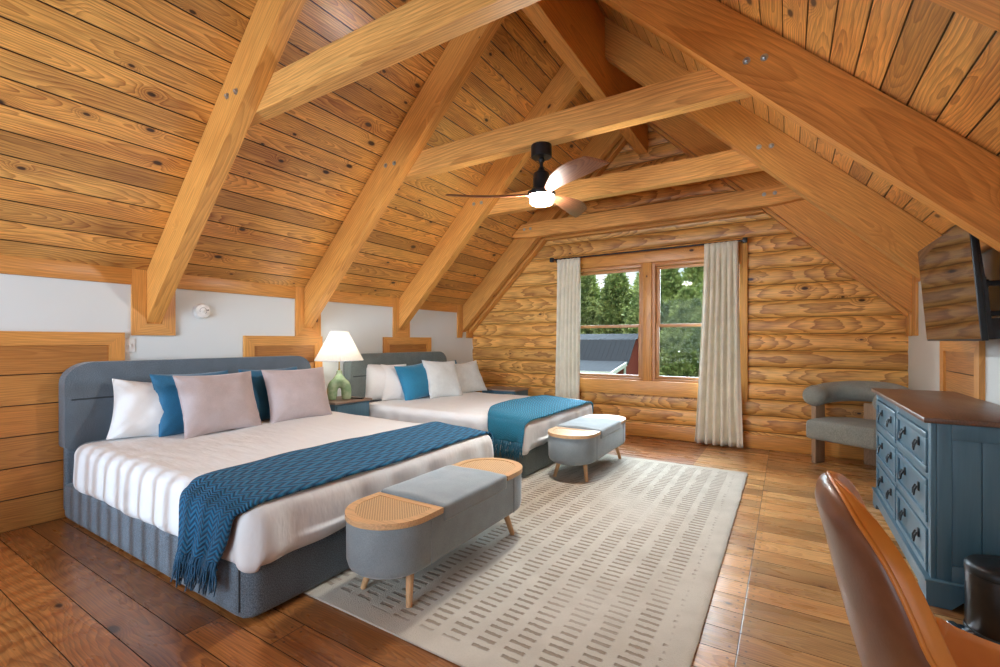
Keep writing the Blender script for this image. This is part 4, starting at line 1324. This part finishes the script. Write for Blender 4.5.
# seat: D-shaped cushion
bm = bmesh.new(); rings = []
base = [(.26, -.31), (.275, -.29)] + [(.275, .29), (.26, .31)] + arc(.33, 80, 280, 24)
base = [(.27, -.30), (.28, -.28), (.28, .28), (.27, .30)] + [(x_ - .0, y_) for x_, y_ in arc(.335, 75, 285, 24)]
for sc_, z in ((.93, .275), (.985, .285), (1.0, .31), (1.0, .41), (.985, .445), (.93, .462)):
    rings.append([bm.verts.new((x_ * sc_, y_ * sc_, z)) for x_, y_ in base])
n_ = len(base)
for A, B in zip(rings, rings[1:]):
    for i in range(n_): bm.faces.new((A[i], A[(i + 1) % n_], B[(i + 1) % n_], B[i]))
bm.faces.new(rings[0][::-1]); bm.faces.new(rings[-1])
obj('seat', bm, MT['boucle'], t, None, 60)
for s in (1, -1):
    bm = nbox(-.05, .115, s * .318 - .022, s * .318 + .022, 0, .66, .006); M = T(.04, s * .318, .3) @ RY(-90); bm.transform(M.inverted())
    obj('leg', bm, MT['greyoak'], t, M, 40)
bm = nbox(-.345, -.30, -.07, .07, 0, .62, .006); M = T(-.32, 0, .3) @ RY(-90); bm.transform(M.inverted()); obj('leg', bm, MT['greyoak'], t, M, 40)

# ------------------------------------------------------------------ pedal bin
t = thing('pedal_bin', 'small black metal pedal bin beside the blue dresser', 'bin', (.79, 2.775, 0), R(200))
def dshape(r, n=20): return [(r * math.cos(PI * i / n - PI / 2) * 1.0 + .02, r * math.sin(PI * i / n - PI / 2)) for i in range(n + 1)] + [(-.07, r * .96), (-.075, r * .9), (-.075, -r * .9), (-.07, -r * .96)]
def dbody(rs):
    bm = bmesh.new(); rings = []
    for sc_, z in rs: rings.append([bm.verts.new((a * sc_, b * sc_, z)) for a, b in dshape(.115)])
    n_ = len(rings[0])
    for A, B in zip(rings, rings[1:]):
        for i in range(n_): bm.faces.new((A[i], A[(i + 1) % n_], B[(i + 1) % n_], B[i]))
    bm.faces.new(rings[0][::-1]); bm.faces.new(rings[-1]); return bm
obj('bin_body', dbody([(.97, .012), (.985, .016), (.985, .250), (.98, .256)]), MT['binmetal'], t, None, 45)
obj('base_ring', dbody([(1.02, 0), (1.02, .02), (1.0, .024)]), MT['blackmetal'], t, None, 45)
obj('lid', dbody([(1.0, .258), (1.01, .266), (1.0, .29), (.9, .303), (.4, .308)]), MT['blackmetal'], t, None, 45)
bm = bmesh.new(); box(bm, .12, .19, -.03, .03, .012, .022, .004); box(bm, .165, .195, -.045, .045, .014, .026, .005); obj('pedal', bm, MT['chrome'], t, None, 40)

# ------------------------------------------------------------------ leather desk chair (foreground)
t = thing('desk_chair', 'tan leather bucket desk chair in the foreground at bottom right', 'desk chair', (.398, 1.175, .0), R(3))
# profile from seat front to the top of the back, local +x forward
prof = [(.27, .43), (.20, .455), (.08, .45), (-.06, .445), (-.16, .46), (-.215, .52), (-.245, .62), (-.275, .74), (-.30, .85), (-.318, .925), (-.322, .972)]
NPf = 70; NS = 24
def crp(P, t_):
    n = len(P) - 1; i = min(int(t_ * n), n - 1); f = t_ * n - i
    g = lambda q: Vector((P[q][0], P[q][1]))
    p0, p1, p2, p3 = g(max(0, i - 1)), g(i), g(i + 1), g(min(n, i + 2))
    return .5 * ((2 * p1) + (-p0 + p2) * f + (2 * p0 - 5 * p1 + 4 * p2 - p3) * f * f + (-p0 + 3 * p1 - 3 * p2 + p3) * f ** 3)
def shell(off):
    g = []
    for i in range(NPf + 1):
        s = 1 - (1 - i / NPf) ** 1.8
        p = crp(prof, s); q = crp(prof, min(1, s + .01)) - crp(prof, max(0, s - .01)); q.normalize()
        nrm = V(q.y, 0, -q.x)  # toward the sitter
        nrm = V(nrm.x, 0, nrm.z)
        # half width: round at the top, constant below
        if s < .12: hw = .235 * (.86 + .14 * (s / .12) ** .5)
        elif s < .48: hw = .25
        else:
            k_ = (s - .48) / .52
            hw = .25 * max(0, 1 - k_ ** 2.4) ** .6
            hw = max(hw, .004)
        side = .045 + .085 * math.sin(min(1, max(0, (s - .1) / .62)) * PI) ** 1.2
        side = (side + .03) * min(1, hw / .25) ** 1.5
        row = []
        for j in range(NS + 1):
            u = 2 * j / NS - 1
            wrap = side * abs(u) ** 2.4
            P_ = V(p.x, 0, p.y) + nrm * (wrap + off * (1 - .55 * abs(u) ** 6) * min(1, (max(0, 1 - s) / .10)) ** .5) + V(0, u * hw, 0)
            row.append(P_)
        g.append(row)
    return g
gi, go = shell(.030), shell(-.028)
def patch(g):
    bm = bmesh.new(); vs = [[bm.verts.new(p) for p in r] for r in g]
    for i in range(len(vs) - 1):
        for j in range(len(vs[0]) - 1): bm.faces.new((vs[i][j], vs[i][j + 1], vs[i + 1][j + 1], vs[i + 1][j]))
    return bm
def border(g): return [g[0][j] for j in range(NS + 1)] + [g[i][NS] for i in range(1, NPf + 1)] + [g[NPf][j] for j in range(NS - 1, -1, -1)] + [g[i][0] for i in range(NPf - 1, 0, -1)]
o = obj('inner_shell', patch(gi), MT['leather'], t, None, 180); md = o.modifiers.new('th', 'SOLIDIFY'); md.thickness = .004; md.offset = 0
o = obj('outer_shell', patch(go), MT['leatherback'], t, None, 180); md = o.modifiers.new('th', 'SOLIDIFY'); md.thickness = .004; md.offset = 0
bm = bmesh.new(); bi, bo = border(gi), border(go)
bmid = [(a + b) / 2 + ((a + b) / 2 - V(-.05, 0, .6)).normalized() * .006 for a, b in zip(bi, bo)]
A = [bm.verts.new(p) for p in bi]; Bm_ = [bm.verts.new(p) for p in bmid]; C_ = [bm.verts.new(p) for p in bo]
for i in range(len(A)):
    j = (i + 1) % len(A)
    bm.faces.new((A[i], A[j], Bm_[j], Bm_[i])); bm.faces.new((Bm_[i], Bm_[j], C_[j], C_[i]))
obj('edge_band', bm, MT['leather'], t, None, 180)
for nm, bb in (('piping', bo),):
    bm = bmesh.new(); tube(bm, bb, .0045, 8, closed=True); obj(nm, bm, MT['leather'], t, None, 180)
bm = bmesh.new(); tube(bm, [(0, 0, .09), (0, 0, .42)], .03, 16); tube(bm, [(0, 0, .07), (0, 0, .25)], .04, 16); obj('pedestal', bm, MT['blackmetal'], t, None, 40)
bm = bmesh.new(); box(bm, -.13, .13, -.11, .11, .395, .412, .005); obj('seat_plate', bm, MT['blackmetal'], t, None, 40)
for k_ in range(5):
    a = 2 * PI * k_ / 5 + .3
    bm = bmesh.new(); e = V(.29 * math.cos(a), .29 * math.sin(a), .065)
    tube(bm, [(0, 0, .10), e], [.024, .016], 10); lg = obj('leg', bm, MT['blackmetal'], t, None, 40)
    bm = bmesh.new(); bmesh.ops.create_cone(bm, cap_ends=True, segments=20, radius1=.027, radius2=.027, depth=.04, matrix=T(e.x, e.y, .0275) @ Matrix.Rotation(a, 4, 'Z') @ RX(90)); obj('caster', bm, MT['blackmetal'], lg, None, 40)

# ------------------------------------------------------------------ outdoors
ng2 = NT('grass_field'); cg = ng2.objc()[0]
ng2.set(col=ng2.mix(ng2.noise(cg, .6, 4), (.06, .12, .025), (.12, .19, .05)), rough=.95)
bm = nbox(-70, 40, YG + 4, 90, -3.2, -3.0); struct('ground', bm, ng2.m, world=False)
nf = NT('conifer_foliage'); cf_, fx_, fy_, fz_ = nf.objc()
nf.set(col=nf.mix(nf.ss(nf.noise(cf_, 1.6, 4), .3, .7), (.14, .21, .07), (.46, .53, .20)), rough=.85)
nbk = NT('tree_bark'); nbk.set(col=nbk.mix(nbk.noise(nbk.objc()[0], 9, 4), (.06, .04, .03), (.13, .09, .06)), rough=.9)
def foliage_mesh(seed, Ht, Rm, N):
    rnd = random.Random(seed); verts = []; faces = []
    # branches: drooping-up sprays made of small leaves
    NB = N // 60
    for b in range(NB):
        h = rnd.random() ** .9
        ang = rnd.uniform(0, 2 * PI)
        lump = .80 + .28 * noise.noise(V(math.cos(ang) * 1.6, math.sin(ang) * 1.6, h * 7 + seed))
        Rr_ = Rm * (1 - h) ** .58 * lump + .10
        z0 = .3 + h * (Ht - .3)
        rise = rnd.uniform(.15, .65)
        ca, sa = math.cos(ang), math.sin(ang)
        for q in range(60):
            s = rnd.random() ** .55
            r = Rr_ * (.25 + .75 * s)
            z = z0 + (r) * rise * .8 + rnd.gauss(0, .07) + (Rr_ * .12 if s > .8 else 0)
            wd = .30 * (1.1 - s) + .05
            x = ca * r + rnd.gauss(0, wd); y = sa * r + rnd.gauss(0, wd)
            L = rnd.uniform(.16, .36); w = rnd.uniform(.035, .08)
            d = V(ca + rnd.gauss(0, .5), sa + rnd.gauss(0, .5), .6 + rnd.gauss(0, .5)).normalized()
            sd = d.cross(V(rnd.gauss(0, 1), rnd.gauss(0, 1), rnd.gauss(0, 1))).normalized() * w
            p = V(x, y, min(z, Ht + .3)); i0 = len(verts)
            verts += [p - sd, p + d * L * .5 - sd * 1.3, p + d * L, p + d * L * .5 + sd * 1.3]
            faces.append((i0, i0 + 1, i0 + 2, i0 + 3))
    me = bpy.data.meshes.new('foliage'); me.from_pydata([tuple(v) for v in verts], [], faces); me.update()
    me.materials.append(nf.m)
    return me
def trunk_mesh(Ht):
    bm = bmesh.new(); tube(bm, [(0, 0, 0), (.03, .02, Ht * .5), (0, 0, Ht * .97)], [.28, .17, .03], 10)
    me = bpy.data.meshes.new('trunk'); bm.to_mesh(me); bm.free(); me.materials.append(nbk.m); me.shade_smooth(); return me
trees = [(foliage_mesh(11, 10.3, 3.3, 60000), trunk_mesh(10.3)), (foliage_mesh(23, 9.9, 3.1, 52000), trunk_mesh(9.9))]
tl = ['dark evergreen tree tallest in the right window pane', 'evergreen tree seen at the right edge of the right pane', 'evergreen tree behind the left end of the barn roof',
      'evergreen tree behind the barn roof in the middle of the left pane', 'evergreen tree behind the right end of the barn roof', 'evergreen tree hidden partly by the post between the panes',
      'low evergreen in front filling the lower right pane', 'evergreen tree furthest back behind the left pane trees', 'evergreen tree furthest back behind the right pane trees']
TP = [(-7.6, 33.5, 1.0, 0), (-4.2, 35.5, .92, 1), (-19.2, 37.5, .98, 1), (-15.4, 38, 1.02, 0), (-12.0, 37.5, .97, 1), (-9.9, 40, 1.02, 1), (-5.0, 29.5, .70, 0), (-17.3, 43, 1.14, 1), (-6.4, 44, 1.12, 0)]
for i, (x, y, s, kk) in enumerate(TP):
    r_ = thing('evergreen_tree', tl[i], 'tree', (x, y, -3.0), i * 1.3, None)
    r_.scale = (s, s, s)
    a = bpy.data.objects.new('foliage', trees[kk][0]); COL.objects.link(a); a.parent = r_
    a = bpy.data.objects.new('trunk', trees[kk][1]); COL.objects.link(a); a.parent = r_
# barn
nr = NT('ribbed_metal_roof'); cr_, rx_, ry_, rz_ = nr.objc()
rib = nr.M('ABSOLUTE', nr.M('SUBTRACT', nr.M('FRACT', nr.M('MULTIPLY', rx_, 3.6)), .5))
nr.set(col=(.05, .055, .065), rough=.95, spec=.1, norm=nr.bump(nr.ss(rib, .38, .5), .8, .03))
nred = NT('red_barn_wall'); rb_, ax_, ay_, az_ = nred.objc()
nred.set(col=nred.mix(nred.noise(rb_, 3, 3), (.28, .05, .04), (.36, .08, .06)), rough=.8)
whitep = plain('white_barn_trim', (.72, .72, .70), .6)
t = thing('barn', 'red barn with grey metal roof seen through the left window pane', 'barn', (-15, 27.5, -3))
bx0, bx1 = -24.0, -7.75
inv = t.matrix_world.inverted()
def bp(nm, bm, mat, par=None, smooth=None): bm.transform(inv); return obj(nm, bm, mat, par or t, None, smooth)
gz = [(25.6, -3), (25.6, .02), (27.0, 1.25), (28.6, 1.62), (30.2, 1.25), (31.6, .02), (31.6, -3)]
bm = bmesh.new(); prism(bm, gz, 'x', bx0, bx1); bp('wall', bm, nred.m)
def slab(y0, z0, y1, z1, th=.07, ov=.25):
    bm = bmesh.new(); prism(bm, [(y0, z0), (y1, z1), (y1, z1 + th), (y0, z0 + th)], 'x', bx0, bx1 + ov); return bm
bp('roof_slope', slab(25.5, -.08, 27.0, 1.27), nr.m); bp('roof_slope', slab(27.0, 1.27, 28.6, 1.64), nr.m)
bp('roof_slope', slab(28.6, 1.64, 30.2, 1.27), nr.m); bp('roof_slope', slab(30.2, 1.27, 31.7, -.08), nr.m)
bp('porch_roof', slab(22.9, -.36, 25.55, .05, .06, .1), nr.m)
bp('fascia', nbox(bx0, bx1 + .12, 22.84, 22.92, -.56, -.32), whitep)
bm = bmesh.new(); prism(bm, [(22.9, -.55), (25.55, -.14), (25.55, .08), (22.9, -.33)], 'x', bx1 + .1, bx1 + .18); bp('fascia', bm, whitep)
bp('corner_board', nbox(bx1 - .02, bx1 + .04, 25.56, 25.8, -3, -.1), whitep)
for i in range(6):
    x = bx1 - .1 - i * 2.6
    bp('post', nbox(x - .09, x + .09, 22.85, 23.05, -3, -.55), whitep)
    bm = bmesh.new(); prism(bm, [(x - .09, -1.15), (x - .09, -.98), (x - .50, -.56), (x - .68, -.56)], 'y', 22.87, 22.99); prism(bm, [(x + .09, -1.15), (x + .09, -.98), (x + .50, -.56), (x + .68, -.56)], 'y', 22.87, 22.99)
    bp('brace', bm, whitep)

# ------------------------------------------------------------------ light
W = bpy.data.worlds.new('World'); S.world = W; W.use_nodes = True
wt = W.node_tree; wt.nodes.clear()
wo = wt.nodes.new('ShaderNodeOutputWorld'); bg = wt.nodes.new('ShaderNodeBackground')
tc = wt.nodes.new('ShaderNodeTexCoord'); nz = wt.nodes.new('ShaderNodeTexNoise'); nz.inputs['Scale'].default_value = 2.5; nz.inputs['Detail'].default_value = 5
rp = wt.nodes.new('ShaderNodeValToRGB'); rp.color_ramp.elements[0].position = .40; rp.color_ramp.elements[1].position = .62
rp.color_ramp.elements[0].color = (.62, .76, .92, 1); rp.color_ramp.elements[1].color = (.95, .97, 1, 1)
wt.links.new(tc.outputs['Generated'], nz.inputs['Vector']); wt.links.new(nz.outputs[0], rp.inputs[0]); wt.links.new(rp.outputs[0], bg.inputs[0])
bg.inputs[1].default_value = 1.15
wt.links.new(bg.outputs[0], wo.inputs[0])

def area(name, loc, rot, sx, sy, power, col, spread=180):
    l = bpy.data.lights.new(name, 'AREA'); l.shape = 'RECTANGLE'; l.size = sx; l.size_y = sy; l.energy = power; l.color = col; l.spread = R(spread)
    o = bpy.data.objects.new(name, l); COL.objects.link(o); o.location = loc; o.rotation_euler = [R(a) for a in rot]
    return o
# daylight entering by the rear window behind the camera
area('rear_window_daylight', (-2.3, YB - .05, 1.55), (90, 0, 14), 2.2, 1.95, 60, (.72, .86, 1), 100)
# broad sun lamp added to boost the daylight through the far window
sk = bpy.data.lights.new('sky_boost', 'SUN'); sk.energy = 30.0; sk.angle = R(70); sk.color = (.72, .87, 1)
sko = bpy.data.objects.new('sky_boost', sk); COL.objects.link(sko); sko.rotation_euler = V(.42, -1, -.5).to_track_quat('-Z', 'Y').to_euler()
sun = bpy.data.lights.new('sun', 'SUN'); sun.energy = 1.6; sun.angle = R(25); sun.color = (1, .96, .9)
so = bpy.data.objects.new('sun', sun); COL.objects.link(so); so.rotation_euler = (R(40), 0, R(25))

# unseen railing and spot lamp behind the camera, added to stripe the near bed
t = thing('stripe_railing', 'unseen wooden railing with square balusters, added to stripe the near bed', 'railing', (-3.1, -.02, 0))
obj('handrail', nbox(-1.15, 1.15, -.035, .035, .90, .95, .01), MT['trim'], t)
obj('bottom_rail', nbox(-1.15, 1.15, -.025, .025, .06, .10, .004), MT['trim'], t)
for x in (-1.12, 1.12): obj('post', nbox(x - .045, x + .045, -.045, .045, 0, 1.02, .006), MT['trim'], t)
for q in range(21): obj('baluster', nbox(-1.0 + q * .1 - .016, -1.0 + q * .1 + .016, -.016, .016, .10, .90, .003), MT['trim'], t)
spt = bpy.data.lights.new('stripe_lamp', 'SPOT'); spt.energy = 250; spt.color = (.55, .78, 1); spt.shadow_soft_size = .035; spt.spot_size = R(50); spt.spot_blend = .9  # added spot, aimed through the balusters to throw stripes on the bed side
spo = bpy.data.objects.new('stripe_lamp', spt); COL.objects.link(spo); spo.location = (-2.7, -1.9, .95)
spo.rotation_euler = (V(-3.15, 1.1, .50) - V(-2.7, -1.9, .95)).to_track_quat('-Z', 'Y').to_euler()

# ------------------------------------------------------------------ camera
cam = bpy.data.cameras.new('camera'); co = bpy.data.objects.new('camera', cam); COL.objects.link(co)
cam.sensor_width = 36; cam.lens = 460 / 1000 * 36
cam.shift_y = 7.5 / 1000
cam.clip_start = .05; cam.clip_end = 300
co.location = (0, 0, 1.25)
co.rotation_euler = (R(90), 0, math.atan(287 / 460))
S.camera = co
S.view_settings.view_transform = 'Standard'; S.view_settings.look = 'None'; S.view_settings.gamma = 1; S.view_settings.exposure = 0.22
S.view_settings.use_curve_mapping = False
S.cycles.use_denoising = True
S.cycles.max_bounces = 8; S.cycles.diffuse_bounces = 6; S.cycles.sample_clamp_indirect = 8; S.cycles.transparent_max_bounces = 12
S.cycles.caustics_reflective = False; S.cycles.caustics_refractive = False
